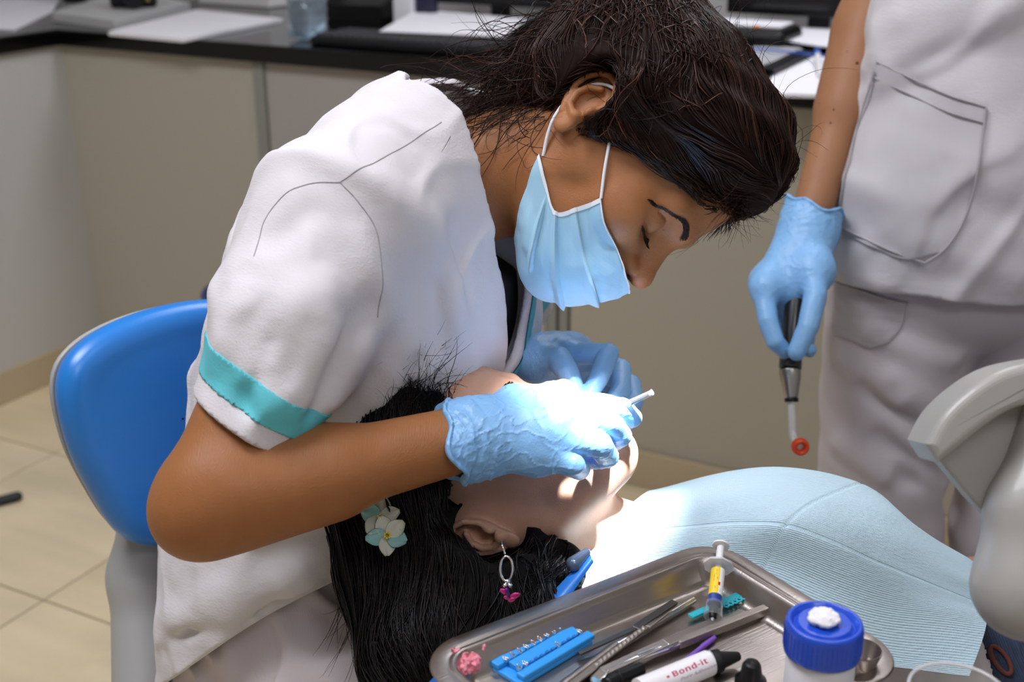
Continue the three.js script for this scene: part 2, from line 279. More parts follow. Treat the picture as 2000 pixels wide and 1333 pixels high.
  // ceiling light panels: frame, glowing diffuser and the light of the same size
  const panel = (label, x, z, w, d, power, turn = 0) => {
    const t = thing('ceiling_light', label, 'ceiling light', [0, 0, 0], 0, 'ceiling light panels'); const o = V(x, HH, z).applyMatrix4(roomMatrix); t.position.copy(o); t.rotation.y = ROOM_TURN + turn;
    obj('frame', [rbox(w + 0.06, 0.05, 0.03, 0.004, 0, -0.025, d / 2 + 0.015), rbox(w + 0.06, 0.05, 0.03, 0.004, 0, -0.025, -d / 2 - 0.015), rbox(0.03, 0.05, d, 0.004, w / 2 + 0.015, -0.025, 0), rbox(0.03, 0.05, d, 0.004, -w / 2 - 0.015, -0.025, 0)], M.white, t);
    obj('diffuser', moveG(new THREE.BoxGeometry(w, 0.02, d), 0, -0.03, 0), std([0.9, 0.9, 0.88], 0.6, { emissive: new THREE.Color(LIGHT.panelColor), emissiveIntensity: 3 }), t);
    const l = new THREE.RectAreaLight(LIGHT.panelColor, power, w, d); l.position.set(0, -0.055, 0); l.rotation.x = -Math.PI / 2; l.name = 'panel_light'; t.add(l);
  };
  panel('white ceiling light panel over the left side of the room', 1.35, 1.9, 1.2, 0.6, LIGHT.panel * 2.0);
  panel('white ceiling light panel over the right side of the room', 3.3, 2.6, 1.2, 0.6, LIGHT.panel * 0.6);
  panel('added unseen light panel brightening the desk worktop', 1.9, -0.2, 1.2, 0.6, LIGHT.panel * 1.1);  // unseen panel, added to brighten the worktop and what lies on it
}
// ---------------------------------------------------------------- heads (local frame: x forward, y to the crown, z to the person's right)
function earField(sz) {
  const c = V(-0.010, 0.004, 0.0735), out = V(-0.34, 0.02, 0.94).normalize(), up = V(-0.20, 0.975, 0).addScaledVector(out, -V(-0.20, 0.975, 0).dot(out)).normalize(), fw = up.clone().cross(out).normalize();
  if (fw.x < 0) fw.negate();
  const L = (u, f, o) => c.clone().addScaledVector(up, u).addScaledVector(fw, f).addScaledVector(out, o);
  const rim = [L(-0.002, 0.013, 0.002), L(0.008, 0.0165, 0.004), L(0.020, 0.0155, 0.006), L(0.028, 0.008, 0.007), L(0.0295, -0.002, 0.008), L(0.025, -0.011, 0.0085), L(0.015, -0.0165, 0.0085), L(0.003, -0.0165, 0.008), L(-0.009, -0.0125, 0.006), L(-0.018, -0.007, 0.004)];
  const anti = [L(0.016, 0.002, 0.0065), L(0.010, -0.007, 0.0075), L(0.0, -0.0095, 0.0075), L(-0.010, -0.006, 0.006), L(-0.014, 0.002, 0.005)];
  return (x, y, z) => {
    z *= sz; const dx = x - c.x, dy = y - c.y, dz = z - c.z, far = Math.hypot(dx, dy, dz); if (far > 0.11) return far - 0.036;
    const u = dx * up.x + dy * up.y + dz * up.z, f = dx * fw.x + dy * fw.y + dz * fw.z, o = dx * out.x + dy * out.y + dz * out.z;
    const w = lerp(0.0125, 0.0175, smooth(-0.03, 0.012, u));
    let d = ell(0.0005, -0.0005, 0, 0.0275, w, 0.0055)(u, f, o);
    d = smin(d, ell(-0.024, 0.003, 0.001, 0.009, 0.008, 0.0042)(u, f, o), 0.006);
    d = smax(d, -ell(0.001, 0.003, 0.008, 0.019, 0.0115, 0.0095)(u, f, o), 0.004);
    d = smin(d, polyD(rim, x, y, z) - 0.0027, 0.003);
    d = smin(d, polyD(anti, x, y, z) - 0.0028, 0.004);
    d = smin(d, ell(-0.004, 0.0125, 0.005, 0.0055, 0.0035, 0.0045)(u, f, o), 0.004);
    d = smin(d, ell(-0.0135, 0.006, 0.004, 0.0045, 0.004, 0.004)(u, f, o), 0.004);
    return d;
  };
}
function headField(neckEnd, o = {}) {
  const sk = union([ell(-0.002, 0.047, 0, 0.096, 0.082, 0.074), ell(0.045, 0.058, 0, 0.070, 0.058, 0.059), ell(0.052, -0.02, 0, 0.056, 0.055, 0.056)], 0.035);
  const ears = [earField(1), earField(-1)];
  const nk = V(-0.018, -0.035, 0), ne = neckEnd.clone(), neckF = cone(nk, ne, o.neck0 ?? 0.050, o.neck1 ?? 0.056);
  return (x, y, z) => {
    const az = Math.abs(z);
    let d = sk(x, y, z);
    d = smin(d, ell(0.062, -0.055, 0, 0.042, 0.040, 0.040)(x, y, z), 0.03);                    // muzzle
    d = smin(d, cone(V(0.016, -0.050, 0.047), V(0.076, -0.082, 0.012), 0.015, 0.017)(x, y, az), 0.03);   // jaw
    d = smin(d, ell(0.083, -0.084, 0, 0.019, 0.019, 0.020)(x, y, z), 0.020);                    // chin
    d = smin(d, ell(0.070, -0.010, 0.044, 0.026, 0.020, 0.020)(x, y, az), 0.022);               // cheek bone
    d = smin(d, ell(0.010, -0.005, 0.058, 0.03, 0.03, 0.013)(x, y, az), 0.02);
    d = smin(d, cone(V(0.094, 0.030, 0.040), V(0.106, 0.029, 0.010), 0.009, 0.010)(x, y, az), 0.016);    // brow
    d = smax(d, -ell(0.116, 0.010, 0.033, 0.020, 0.0125, 0.018)(x, y, az), 0.016);              // socket
    d = smin(d, ell(0.0865, 0.009, 0.032, 0.0150, 0.0135, 0.0155)(x, y, az), 0.005);            // lid
    { // closed lid edge
      const ly = 0.0035 - 0.0035 * Math.cos(clamp((az - 0.032) / 0.016, -1.4, 1.4)) , e = Math.abs(y - ly) ; if (x > 0.085 && az > 0.016 && az < 0.049) d += 0.0009 * Math.exp(-e * e / 1.2e-6);
      const fy = 0.019 - 120 * 0 - (az - 0.032) * (az - 0.032) * 14, e2 = Math.abs(y - fy); if (x > 0.085 && az > 0.018 && az < 0.047) d += 0.0008 * Math.exp(-e2 * e2 / 1.5e-6);
    }
    d = smin(d, cone(V(0.105, 0.016, 0), V(0.1215, -0.016, 0), 0.0075, 0.0095)(x, y, z), 0.012);           // nose
    d = smin(d, ell(0.1225, -0.0195, 0, 0.0105, 0.0095, 0.0105)(x, y, z), 0.006);
    d = smin(d, ell(0.110, -0.0245, 0.0125, 0.0095, 0.0075, 0.0065)(x, y, az), 0.006);
    d = smax(d, -ell(0.114, -0.0325, 0.0065, 0.006, 0.0045, 0.0035)(x, y, az), 0.003);
    d = smin(d, ell(0.0985, -0.049, 0, 0.0085, 0.0048, 0.020)(x, y, z), 0.006);                  // lips
    d = smin(d, ell(0.0965, -0.0585, 0, 0.0085, 0.0055, 0.017)(x, y, z), 0.006);
    d = smin(d, neckF(x, y, z), 0.028);
    if (o.extra) d = o.extra(x, y, z, d);
    const e = Math.min(ears[0](x, y, z), ears[1](x, y, z)); d = smin(d, e, 0.006);
    return d;
  };
}
function headFrame(origin, phi, yaw, lean, scale) {                        // phi: face direction in the picture plane, yaw: turn towards the viewer
  const c = Math.cos(phi), s = Math.sin(phi), f = RIGHT.clone().multiplyScalar(c).addScaledVector(UPV, s).multiplyScalar(Math.cos(yaw)).addScaledVector(TOV, Math.sin(yaw)).normalize();
  const u0 = RIGHT.clone().multiplyScalar(-s).addScaledVector(UPV, c).addScaledVector(TOV, lean), r = f.clone().cross(u0).normalize(), u = r.clone().cross(f).normalize();
  return new THREE.Matrix4().makeBasis(f, u, r).scale(V(scale, scale, scale)).setPosition(origin);
}
function skinTone(base, red, mott = 0.05) { return (x, y, z) => { const n = noise(x * 60, y * 60, z * 60) * mott + noise(x * 220, y * 220, z * 220) * mott * 0.7 + noise(x * 14, y * 14, z * 14) * mott; return [base[0] * (1 + n), base[1] * (1 + n * 1.3), base[2] * (1 + n * 1.5)]; }; }

// ---------------------------------------------------------------- hands (world frame)
function handField({ wrist, wr = 0.024, palm, fingers, fr = 0.0098 }) {
  const l = [];
  for (const f of fingers) { const k = f.k ?? 1; l.push({ f: chain(f.p, [fr * 1.12 * k, fr * 1.02 * k, fr * 0.92 * k, fr * 0.78 * k]), k: 0.004 }); }
  const pal = union([...palm.map((m) => cone(wrist, m[0], wr * (m[2] ?? 0.8), m[1])), ...palm.slice(1).map((m, i) => cone(palm[i][0], m[0], palm[i][1], m[1]))], 0.016);
  return (x, y, z) => { let d = pal(x, y, z), e = 1e9; for (const q of l) { const w = q.f(x, y, z); e = smin(e, w, 0.0025); } return smin(d, e, 0.009); };
}
function gloveMesh(hand, wrist, back, len, r0, r1, lo, hi, ruffle = 1, cell = 0.0016) {   // back: unit vector from the wrist up the forearm
  const end = wrist.clone().addScaledVector(back, len), cuff = cone(wrist, end, r0, r1), u = V(0, 1, 0).cross(back).normalize(), w = back.clone().cross(u);
  const f = (x, y, z) => {
    const dx = x - wrist.x, dy = y - wrist.y, dz = z - wrist.z, t = dx * back.x + dy * back.y + dz * back.z, a = Math.atan2(dx * w.x + dy * w.y + dz * w.z, dx * u.x + dy * u.y + dz * u.z);
    const near = smooth(-0.055, 0.02, t) * ruffle;
    const cr1 = noise(t * 130 + Math.sin(a * 2) * 0.8, a * 1.7, 3.1), cr2 = noise(x * 95, y * 95, z * 95), cr3 = Math.abs(noise(t * 70 + a * 1.5, a * 3.2 - t * 60, 7.7)), cr4 = 1 - Math.abs(noise(x * 48 + 5, y * 48, z * 48)) * 2.2;
    const rg1 = 1 - Math.abs(noise(t * 85 + 0.7 * Math.sin(a * 2), a * 0.9, 1.3)) * 2, rg2 = 1 - Math.abs(noise(t * 55 - a * 1.6, a * 3.2 + t * 40, 6.1)) * 2.0;
    const crease = near * (0.0011 * cr1 + 0.0010 * cr3 + 0.0008 * Math.pow(clamp(rg1, 0, 1), 7)) + 0.0004 * cr2 * ruffle + ruffle * smooth(-0.16, -0.03, t) * 0.0006 * Math.pow(clamp(rg2, 0, 1), 10) + 0.0005 * ruffle * Math.pow(clamp(cr4, 0, 1), 8);
    const wav = near * 0.004 * Math.sin(a * 3 + 1) * smooth(0, len, t);
    let d = smin(hand(x, y, z), cuff(x, y, z) - wav, 0.014) - crease;
    const lip = len - 0.004 + 0.006 * Math.sin(a * 2 + 0.6) + 0.003 * Math.sin(a * 5);
    const roll = Math.hypot(t - lip + 0.002, Math.max(0, Math.abs(d) - 0.0004)) - 0.0018;          // rolled rim
    const hollow = smax(d + 0.0038, -(t - (len - 0.03)), 0.004);
    d = smax(d, t - lip, 0.0015); d = smax(d, -hollow, 0.001);
    return Math.min(d, roll);
  };
  return meshField(f, lo, hi, cell, { uv: (x, y, z) => [x + z * 0.6, y + z * 0.3] });
}
const boxOf = (pts, pad) => { const b = new THREE.Box3().setFromPoints(pts).expandByScalar(pad); return [b.min.toArray(), b.max.toArray()]; };

// ================================================================ dentist
const DEN = {};
{
  const who = thing('person', 'dentist in white tunic leaning over the patient, blue mask and gloves, hair in a bun', 'person');
  // ---- frame of the torso
  const zc = -1.085, p0 = atZ(596, 1275, -1.06), p1 = atZ(612, 1055, -1.07), p2 = atZ(676, 780, zc), p3 = atZ(748, 555, zc), p4 = atZ(835, 375, zc), N0 = atZ(893, 300, zc);
  const SR = atZ(648, 445, -0.945), mid = atZ(795, 440, zc), bT = SR.clone().sub(mid).normalize(), aT = N0.clone().sub(p3).normalize(), cT = aT.clone().cross(bT).normalize().negate(); bT.copy(cT.clone().cross(aT)).normalize();
  if (cT.x < 0) cT.negate(); bT.copy(cT).cross(aT).normalize();
  const SL = mid.clone().addScaledVector(bT, -0.165).addScaledVector(cT, 0.0);
  const ER = atZ(406, 984, -0.80), WR = atZ(905, 857, -0.865), EL = atZ(985, 700, -1.33), WL = atZ(1003, 715, -1.15);
  const k = 1.36;
  const core = [flatCone(p0, p1, 0.128, 0.112, bT, k), flatCone(p1, p2, 0.112, 0.116, bT, k), flatCone(p2, p3, 0.116, 0.116, bT, k), flatCone(p3, p4, 0.116, 0.088, bT, k),
    cone(SR.clone().addScaledVector(bT, -0.02), N0.clone().addScaledVector(bT, 0.05).addScaledVector(cT, -0.02), 0.062, 0.045), cone(SL.clone().addScaledVector(bT, 0.02), N0.clone().addScaledVector(bT, -0.05).addScaledVector(cT, -0.02), 0.062, 0.045),
    ball(p3.clone().addScaledVector(cT, 0.055).addScaledVector(bT, 0.065).addScaledVector(aT, -0.02), 0.075), ball(p3.clone().addScaledVector(cT, 0.055).addScaledVector(bT, -0.065).addScaledVector(aT, -0.02), 0.075)];
  const torso = union(core, 0.06);
  // ---- sleeves
  const armAxis = ER.clone().sub(SR).normalize(), hemR = SR.clone().addScaledVector(armAxis, 0.172), hemL = SL.clone().lerp(EL, 0.62), axL = EL.clone().sub(SL).normalize();
  const sMid = atZ(575, 630, -0.885), sleeveR = union([cone(SR.clone().addScaledVector(armAxis, -0.01), sMid, 0.070, 0.060), cone(sMid, hemR.clone().addScaledVector(armAxis, 0.03), 0.060, 0.0415)], 0.02), sleeveL = cone(SL, hemL.clone().addScaledVector(axL, 0.03), 0.074, 0.060);
  const hemN = RIGHT.clone().multiplyScalar(-0.54).addScaledVector(UPV, -0.80).addScaledVector(TOV, -0.03).normalize();
  const tR = (x, y, z) => (x - hemR.x) * hemN.x + (y - hemR.y) * hemN.y + (z - hemR.z) * hemN.z, tL = (x, y, z) => (x - hemL.x) * axL.x + (y - hemL.y) * axL.y + (z - hemL.z) * axL.z;
  const outer0 = (x, y, z) => { let d = smin(torso(x, y, z), sleeveR(x, y, z), 0.016); return smin(d, sleeveL(x, y, z), 0.02); };
  const fold = ([x0, y0, x1, y1, w, h]) => {                                  // a fold of the cloth, laid along its surface
    const pts = []; for (let i = 0; i < 6; i++) { const s = i / 5, px = lerp(x0, x1, s), py = lerp(y0, y1, s), o = at(px, py, 0.6), q = castField(outer0, o, o.clone().sub(camera.position).normalize(), 0, 1.2); if (q) pts.push(q); }
    if (pts.length < 2) return null;
    const c = pts[0].clone().lerp(pts[pts.length - 1], 0.5), R = pts[0].distanceTo(pts[pts.length - 1]) / 2 + 3.2 * w, a = pts[0], b = pts[pts.length - 1], L2 = a.distanceToSquared(b);
    return (x, y, z) => { if (Math.abs(x - c.x) > R || Math.abs(y - c.y) > R || Math.abs(z - c.z) > R) return 0; const e = polyD(pts, x, y, z); if (e > 3.2 * w) return 0; const t = ((x - a.x) * (b.x - a.x) + (y - a.y) * (b.y - a.y) + (z - a.z) * (b.z - a.z)) / L2, k = smooth(-0.25, 0.25, t) * smooth(1.25, 0.75, t); return h * k * Math.exp(-e * e / (w * w)); };
  };
  const folds = [[590, 560, 500, 760, 0.014, 0.007], [640, 540, 600, 740, 0.013, 0.006], [480, 560, 420, 720, 0.015, 0.006], [735, 590, 600, 800, 0.014, -0.009], [700, 460, 770, 640, 0.014, 0.006], [500, 790, 610, 760, 0.012, 0.006], [820, 420, 900, 620, 0.016, 0.007], [880, 430, 905, 600, 0.010, -0.005], [780, 640, 760, 820, 0.016, 0.008], [560, 1120, 700, 1050, 0.016, 0.008], [400, 1170, 600, 1120, 0.014, 0.007], [345, 1240, 512, 1192, 0.008, -0.005], [512, 1192, 690, 1115, 0.008, -0.007], [320, 1215, 520, 1165, 0.015, 0.006], [540, 1150, 600, 1110, 0.014, 0.007], [480, 1090, 440, 1190, 0.012, 0.006], [620, 400, 520, 470, 0.012, -0.004], [545, 640, 480, 800, 0.010, -0.006], [660, 640, 560, 800, 0.011, 0.006], [850, 480, 860, 700, 0.012, -0.005], [800, 700, 770, 860, 0.012, -0.006]].map(fold).filter(Boolean);
  const wrinkle = (x, y, z) => { let w = 0.004 * noise(x * 9, y * 5, z * 9) + 0.0022 * noise(x * 24 + y * 8, y * 12, z * 22) + 0.0006 * noise(x * 60, y * 45, z * 60) + (() => { const n1 = noise(x * 8 + y * 4, y * 3.5 - x * 3, z * 6) / 0.16, n2 = noise(x * 14 - y * 6, y * 9 + x * 5, z * 10 + 4) / 0.14; return 0.0045 * Math.exp(-n1 * n1) + 0.0022 * Math.exp(-n2 * n2); })(); for (const f of folds) w += 1.4 * f(x, y, z); return w; };
  const outer = (x, y, z) => outer0(x, y, z) - wrinkle(x, y, z);
  DEN.outer = outer;
  const neckCut = (x, y, z, rim = 0) => {
    const dx = x - N0.x, dy = y - N0.y, dz = z - N0.z, a = dx * aT.x + dy * aT.y + dz * aT.z, b = dx * bT.x + dy * bT.y + dz * bT.z, c = dx * cT.x + dy * cT.y + dz * cT.z;
    const front = smooth(-0.055, -0.02, c), a0 = lerp(0.030, -0.150, front), w = clamp((a - a0) / lerp(0.02, 0.165, front), 0, 1) * 0.074;
    return Math.abs(b) - w - rim + (a < a0 ? (a0 - a) : 0);
  };
  const hemB = at(526, 1221, 1.03), hemDn = RIGHT.clone().multiplyScalar(0.5).addScaledVector(UPV, -0.86).addScaledVector(TOV, 0.05).normalize();
  const lowCut = (x, y, z) => (x - hemB.x) * hemDn.x + (y - hemB.y) * hemDn.y + (z - hemB.z) * hemDn.z + 0.006 * Math.sin(x * 22);
  const scrub = (x, y, z) => {
    let d = outer(x, y, z); const a = tR(x, y, z), b = tL(x, y, z), nR = Math.abs(sleeveR(x, y, z)) < 0.06 ? a : -1, nL = b;
    const nc = neckCut(x, y, z);
    const inside = Math.min(Math.max(-(a + 0.022), sleeveR(x, y, z) - 0.02), Math.max(-(b + 0.03), sleeveL(x, y, z) - 0.02), nc - 0.035);
    d = smax(d, -smax(d + 0.0075, inside, 0.003), 0.0015);
    if (sleeveR(x, y, z) < 0.03 && a > -0.02) d = smax(d, a, 0.003);
    if (sleeveL(x, y, z) < 0.03 && b > -0.02) d = Math.max(d, b);
    d = smax(d, lowCut(x, y, z), 0.003); return smax(d, -nc, 0.004);
  };
  const bbT = boxOf([p0, p1, p3, SR, SL, hemR, hemL, N0], 0.16);
  obj('tunic', meshField(scrub, [bbT[0][0], p0.y - 0.15, bbT[0][2]], [bbT[1][0], bbT[1][1], bbT[1][2]], 0.0032, { safe: 2, uv: (x, y, z) => [x - z * 0.5, y - z * 0.4] }), M.scrub, who);
  const trim = (t0, t1, sl, t, off = 0.0012) => (x, y, z) => { const a = t(x, y, z); let d = Math.max(outer(x, y, z) - 0.0012, -0.004 - outer(x, y, z)); d = Math.max(d, sl(x, y, z) - 0.012, 0.004 - torso(x, y, z)); return Math.max(d, a - t1, t0 - a); };
  const trR = boxOf([hemR, hemR.clone().addScaledVector(armAxis, -0.06)], 0.085), trL = boxOf([hemL, hemL.clone().addScaledVector(axL, -0.05)], 0.085);
  obj('sleeve_band', meshField(trim(-0.041, -0.016, sleeveR, tR), trR[0], trR[1], 0.0021, { safe: 2 }), M.teal, who).userData.label = 'turquoise sleeve band';
  obj('sleeve_band', meshField(trim(-0.041, -0.016, sleeveL, tL), trL[0], trL[1], 0.0024, { safe: 2 }), M.teal, who).userData.label = 'turquoise sleeve band';
  // far lapel: turquoise stripe beside the neckline
  { const pts = []; for (let i = 0; i <= 14; i++) { const s = i / 14, a = lerp(-0.165, -0.02, s), w = clamp((a + 0.15) / 0.165, 0, 1) * 0.074 + 0.012 + 0.006 * (1 - s); const q = N0.clone().addScaledVector(aT, a).addScaledVector(bT, -w).addScaledVector(cT, 0.3); const h = castField(outer, q, cT.clone().negate(), 0.0006, 0.5); if (h) pts.push(h); }
    if (pts.length > 3) obj('collar_stripe', sheet((u, v) => { const cv = u * (pts.length - 1), i = Math.min(pts.length - 2, Math.floor(cv)), p = pts[i].clone().lerp(pts[i + 1], cv - i).addScaledVector(bT, -(v - 0.5) * 0.011); return onField(outer, p, 0.0009, 4); }, 60, 4, 0.0012), M.teal, who).userData.label = 'turquoise stripe along the neckline'; }
  // seams
  const seam = (pix, zs, r = 0.0008) => { const cv = new THREE.CatmullRomCurve3(pix.map(([x, y], i) => { const o = at(x, y, 0.6), dir = o.clone().sub(camera.position).normalize(); return castField(outer, o, dir, 0.0002, 1.2) ?? atZ(x, y, zs); })); return new THREE.TubeGeometry(new THREE.CatmullRomCurve3(cv.getPoints(60).map((p) => onField(outer, p, -0.0003, 4))), 80, r, 5); };
  obj('seam', seam([[862, 238], [790, 285], [720, 322], [664, 356]], -0.95), M.scrub, who);
  obj('seam', seam([[664, 356], [600, 360], [545, 390], [512, 440], [495, 500]], -0.9), M.scrub, who);
  obj('seam', seam([[664, 356], [700, 395], [735, 450], [748, 540], [738, 620]], -0.9), M.scrub, who);
  // dark layer inside the neckline
  obj('neckline_layer', meshField((x, y, z) => { const dx = x - N0.x, dy = y - N0.y, dz = z - N0.z, a = dx * aT.x + dy * aT.y + dz * aT.z; return Math.max(torso(x, y, z) + 0.016, a + 0.075); }, boxOf([p3, p4, SL, SR], 0.1)[0], boxOf([p3, p4, SL, SR], 0.1)[1], 0.006), std([0.012, 0.012, 0.016], 0.85), who);
  // ---- body: torso core, arms
  const skinD = skinTone([0.325, 0.128, 0.043], 0, 0.06);
  const wristHandR = WR, armR = (x, y, z) => {
    let d = smin(cone(SR, ER.clone().addScaledVector(armAxis, -0.02), 0.042, 0.037)(x, y, z), cone(ER, WR, 0.0365, 0.0255)(x, y, z), 0.022);
    const mF = ER.clone().lerp(WR, 0.30).add(V(0, -0.004, 0)); d = smin(d, cone(ER.clone().lerp(WR, 0.12), ER.clone().lerp(WR, 0.45), 0.0375, 0.0340)(x, y, z), 0.02);
    return smin(d, ball(ER.clone().add(V(-0.010, -0.008, 0.004)), 0.029)(x, y, z), 0.022);
  };
  const armL = (x, y, z) => smin(cone(SL, EL, 0.047, 0.038)(x, y, z), cone(EL, WL, 0.038, 0.025)(x, y, z), 0.02);
  const inner = (x, y, z) => { let d = torso(x, y, z) + 0.046; d = smin(d, armR(x, y, z), 0.02); return smin(d, armL(x, y, z), 0.02); };
  const handEndR = WR.clone().add(WR.clone().sub(ER).normalize().multiplyScalar(0.02));
  const gA = meshField(inner, boxOf([p0, SR, ER, WR, EL, WL, N0], 0.06)[0], boxOf([p0, SR, ER, WR, EL, WL, N0], 0.06)[1], 0.0042, { color: skinD, safe: 1.6 });
  // ---- head
  const HM = headFrame(at(1157, 286, 1.075), -62 * Math.PI / 180, 12 * Math.PI / 180, 0.03, 1.0), HI = HM.clone().invert();
  const nEnd = N0.clone().addScaledVector(cT, -0.005).addScaledVector(aT, -0.06).applyMatrix4(HI);
  const head = headField(nEnd, { neck0: 0.050, neck1: 0.060 });
  const gH = meshField(head, [-0.17, -0.25, -0.12], [0.145, 0.14, 0.12], 0.0019, { color: (x, y, z) => { const c = skinD(x, y, z), lip = Math.exp(-((y + 0.054) ** 2) / 6e-5 - (z * z) / 4e-4) * (x > 0.09 ? 1 : 0), nose = Math.exp(-((x - 0.125) ** 2 + (y + 0.02) ** 2 + z * z) / 2.6e-4); return [c[0] * (1.10 + 0.12 * nose), c[1] * (1.14 + 0.05 * nose - 0.3 * lip), c[2] * (1.30 + 0.25 * nose - 0.1 * lip)]; } });  // head tinted paler and bluer than the arms, imitating bluish light on it
  gH.applyMatrix4(HM);
  obj('body', merge([gA, gH]), M.skin, who);
  // ---- trousers
  const hipR = atZ(640, 1345, -0.965), knR = atZ(1010, 1440, -0.90), hipL = hipR.clone().add(V(0.03, 0, -0.17)), knL = knR.clone().add(V(0.02, 0, -0.26)), ftR = knR.clone().add(V(-0.04, -0.40, 0.02)), ftL = knL.clone().add(V(-0.04, -0.40, 0));
  const tr = (x, y, z) => { let d = union([flatCone(p0.clone().add(V(-0.01, -0.04, 0)), p1, 0.116, 0.095, bT, k), cone(hipR, knR, 0.100, 0.068), cone(hipL, knL, 0.098, 0.068), cone(knR, ftR, 0.066, 0.058), cone(knL, ftL, 0.066, 0.058)], 0.035)(x, y, z); const q1 = noise(x * 13 + y * 16, y * 6, z * 13) / 0.16; d -= 0.003 * noise(x * 12, y * 14, z * 12) + 0.005 * Math.exp(-q1 * q1); return lowCut(x, y, z) < 0.004 ? Math.max(d, outer(x, y, z) + 0.007) : d; };
  const bt = boxOf([p0, hipR, knR, knL, ftR, ftL], 0.17);
  obj('trousers', meshField(tr, [bt[0][0], ftR.y, bt[0][2]], bt[1], 0.005, { safe: 2 }), M.trouser, who);
  const shoe = (f) => { const g = union([flatCone(V(-0.03, 0.04, 0), V(0.11, 0.03, 0), 0.042, 0.036, V(0, 1, 0), 0.8), cone(V(-0.02, 0.06, 0), V(-0.01, 0.10, 0), 0.042, 0.05)], 0.02); const m = meshField((x, y, z) => Math.max(g(x, y, z), 0.002 - y), [-0.1, 0, -0.08], [0.17, 0.14, 0.08], 0.006); m.translate(f.x, 0, f.z); return m; };
  for (const f of [ftR, ftL]) { obj('trouser_leg', barBetween(V(f.x, 0.09, f.z), f.clone().add(V(0, 0.02, 0)), 0.062, 0.058, 20), M.trouser, who); obj('shoe', shoe(f), M.white, who); }

  // ---- gloves
  const A = (px, py, d) => at(px, py, d);
  const dR = WR.clone().sub(camera.position).dot(TOV) * -1;                                     // depth of the wrist
  const Rq = (px, py, dd) => A(px, py, dR + dd);
  const fR = [
    { p: [Rq(1085, 790, 0.015), Rq(1172, 793, 0.030), Rq(1215, 800, 0.045), Rq(1236, 818, 0.052)], k: 1.02 },
    { p: [Rq(1088, 822, 0.000), Rq(1190, 826, 0.004), Rq(1212, 852, 0.025), Rq(1192, 866, 0.045)] },
    { p: [Rq(1075, 855, -0.008), Rq(1172, 870, -0.008), Rq(1186, 893, 0.015), Rq(1160, 898, 0.035)] },
    { p: [Rq(1050, 885, -0.010), Rq(1120, 908, -0.012), Rq(1132, 918, 0.008), Rq(1108, 914, 0.026)], k: 0.9 },
    { p: [Rq(1000, 800, 0.040), Rq(1095, 790, 0.062), Rq(1165, 806, 0.066), Rq(1222, 822, 0.062)], k: 1.12 }];
  const handR = handField({ wrist: Rq(925, 858, 0.004), wr: 0.0275, palm: [[Rq(1080, 792, 0.016), 0.0150, 0.9], [Rq(1082, 822, 0.002), 0.0150], [Rq(1070, 852, -0.004), 0.0145], [Rq(1045, 882, -0.004), 0.0135, 0.85], [Rq(1010, 800, 0.035), 0.017, 0.8]], fingers: fR });
  const backR = ER.clone().sub(WR).normalize(), bR = boxOf([WR, ...fR.flatMap((f) => f.p)], 0.05);
  obj('glove', gloveMesh(handR, Rq(925, 858, 0.004), backR, 0.026, 0.0275, 0.031, bR[0], bR[1], 1.15), M.glove, who);
  DEN.tipR = Rq(1228, 808, 0.05); DEN.Rq = Rq;
  const fL = [
    { p: [A(1095, 690, 1.155), A(1188, 692, 1.13), A(1170, 738, 1.105), A(1146, 778, 1.09)] },
    { p: [A(1125, 695, 1.18), A(1212, 722, 1.155), A(1212, 765, 1.125), A(1190, 795, 1.10)] },
    { p: [A(1135, 708, 1.20), A(1232, 752, 1.18), A(1238, 785, 1.15), A(1222, 805, 1.125)] },
    { p: [A(1120, 720, 1.215), A(1222, 775, 1.20), A(1235, 800, 1.175), A(1225, 815, 1.15)], k: 0.9 },
    { p: [A(1045, 705, 1.145), A(1092, 702, 1.118), A(1110, 730, 1.10), A(1124, 770, 1.088)], k: 1.14 }];
  const handL = handField({ wrist: WL.clone().add(V(0.012, 0.004, 0.012)), wr: 0.029, palm: [[A(1090, 688, 1.158), 0.0155], [A(1118, 692, 1.178), 0.015], [A(1128, 706, 1.198), 0.0145], [A(1112, 718, 1.212), 0.0135], [A(1045, 700, 1.148), 0.019, 0.95]], fingers: fL });
  const bL = boxOf([WL, ...fL.flatMap((f) => f.p)], 0.05);
  obj('glove', gloveMesh(handL, WL.clone().add(V(0.012, 0.004, 0.012)), EL.clone().sub(WL).normalize(), 0.03, 0.029, 0.031, bL[0], bL[1], 0.7), M.glove, who);
  { const ax = EL.clone().sub(WL).normalize(), a = WL.clone().addScaledVector(ax, 0.03), b = WL.clone().addScaledVector(ax, 0.062); const prof = []; for (let i = 0; i <= 8; i++) prof.push([0.036 + 0.0025 * Math.sin(i / 8 * Math.PI) + 0.0008 * Math.sin(i * 2.6), i / 8 * a.distanceTo(b)]); const wt = obj('wristwatch', axial([[0.031, 0], ...prof, [0.031, a.distanceTo(b)]], a, b, 36), std([0.02, 0.018, 0.02], 0.25), who); wt.userData.label = 'black wristband'; }

  // ---- face mask
  const L = (x, y, z) => V(x, y, z);
  const sideN = [L(0.0640, -0.0205, 0.0640), L(0.0600, -0.040, 0.0620), L(0.0530, -0.0585, 0.0575), L(0.030, -0.054, 0.0590), L(0.0075, -0.047, 0.0610)];
  const quart = [L(0.1030, -0.0280, 0.0400), L(0.1000, -0.052, 0.0430), L(0.0890, -0.0790, 0.0420), L(0.0620, -0.088, 0.0465), L(0.0290, -0.079, 0.0500)];
  const eighth = [L(0.1230, -0.0320, 0.0190), L(0.1190, -0.055, 0.0215), L(0.1060, -0.0860, 0.0220), L(0.0740, -0.101, 0.0240), L(0.0420, -0.094, 0.0270)];
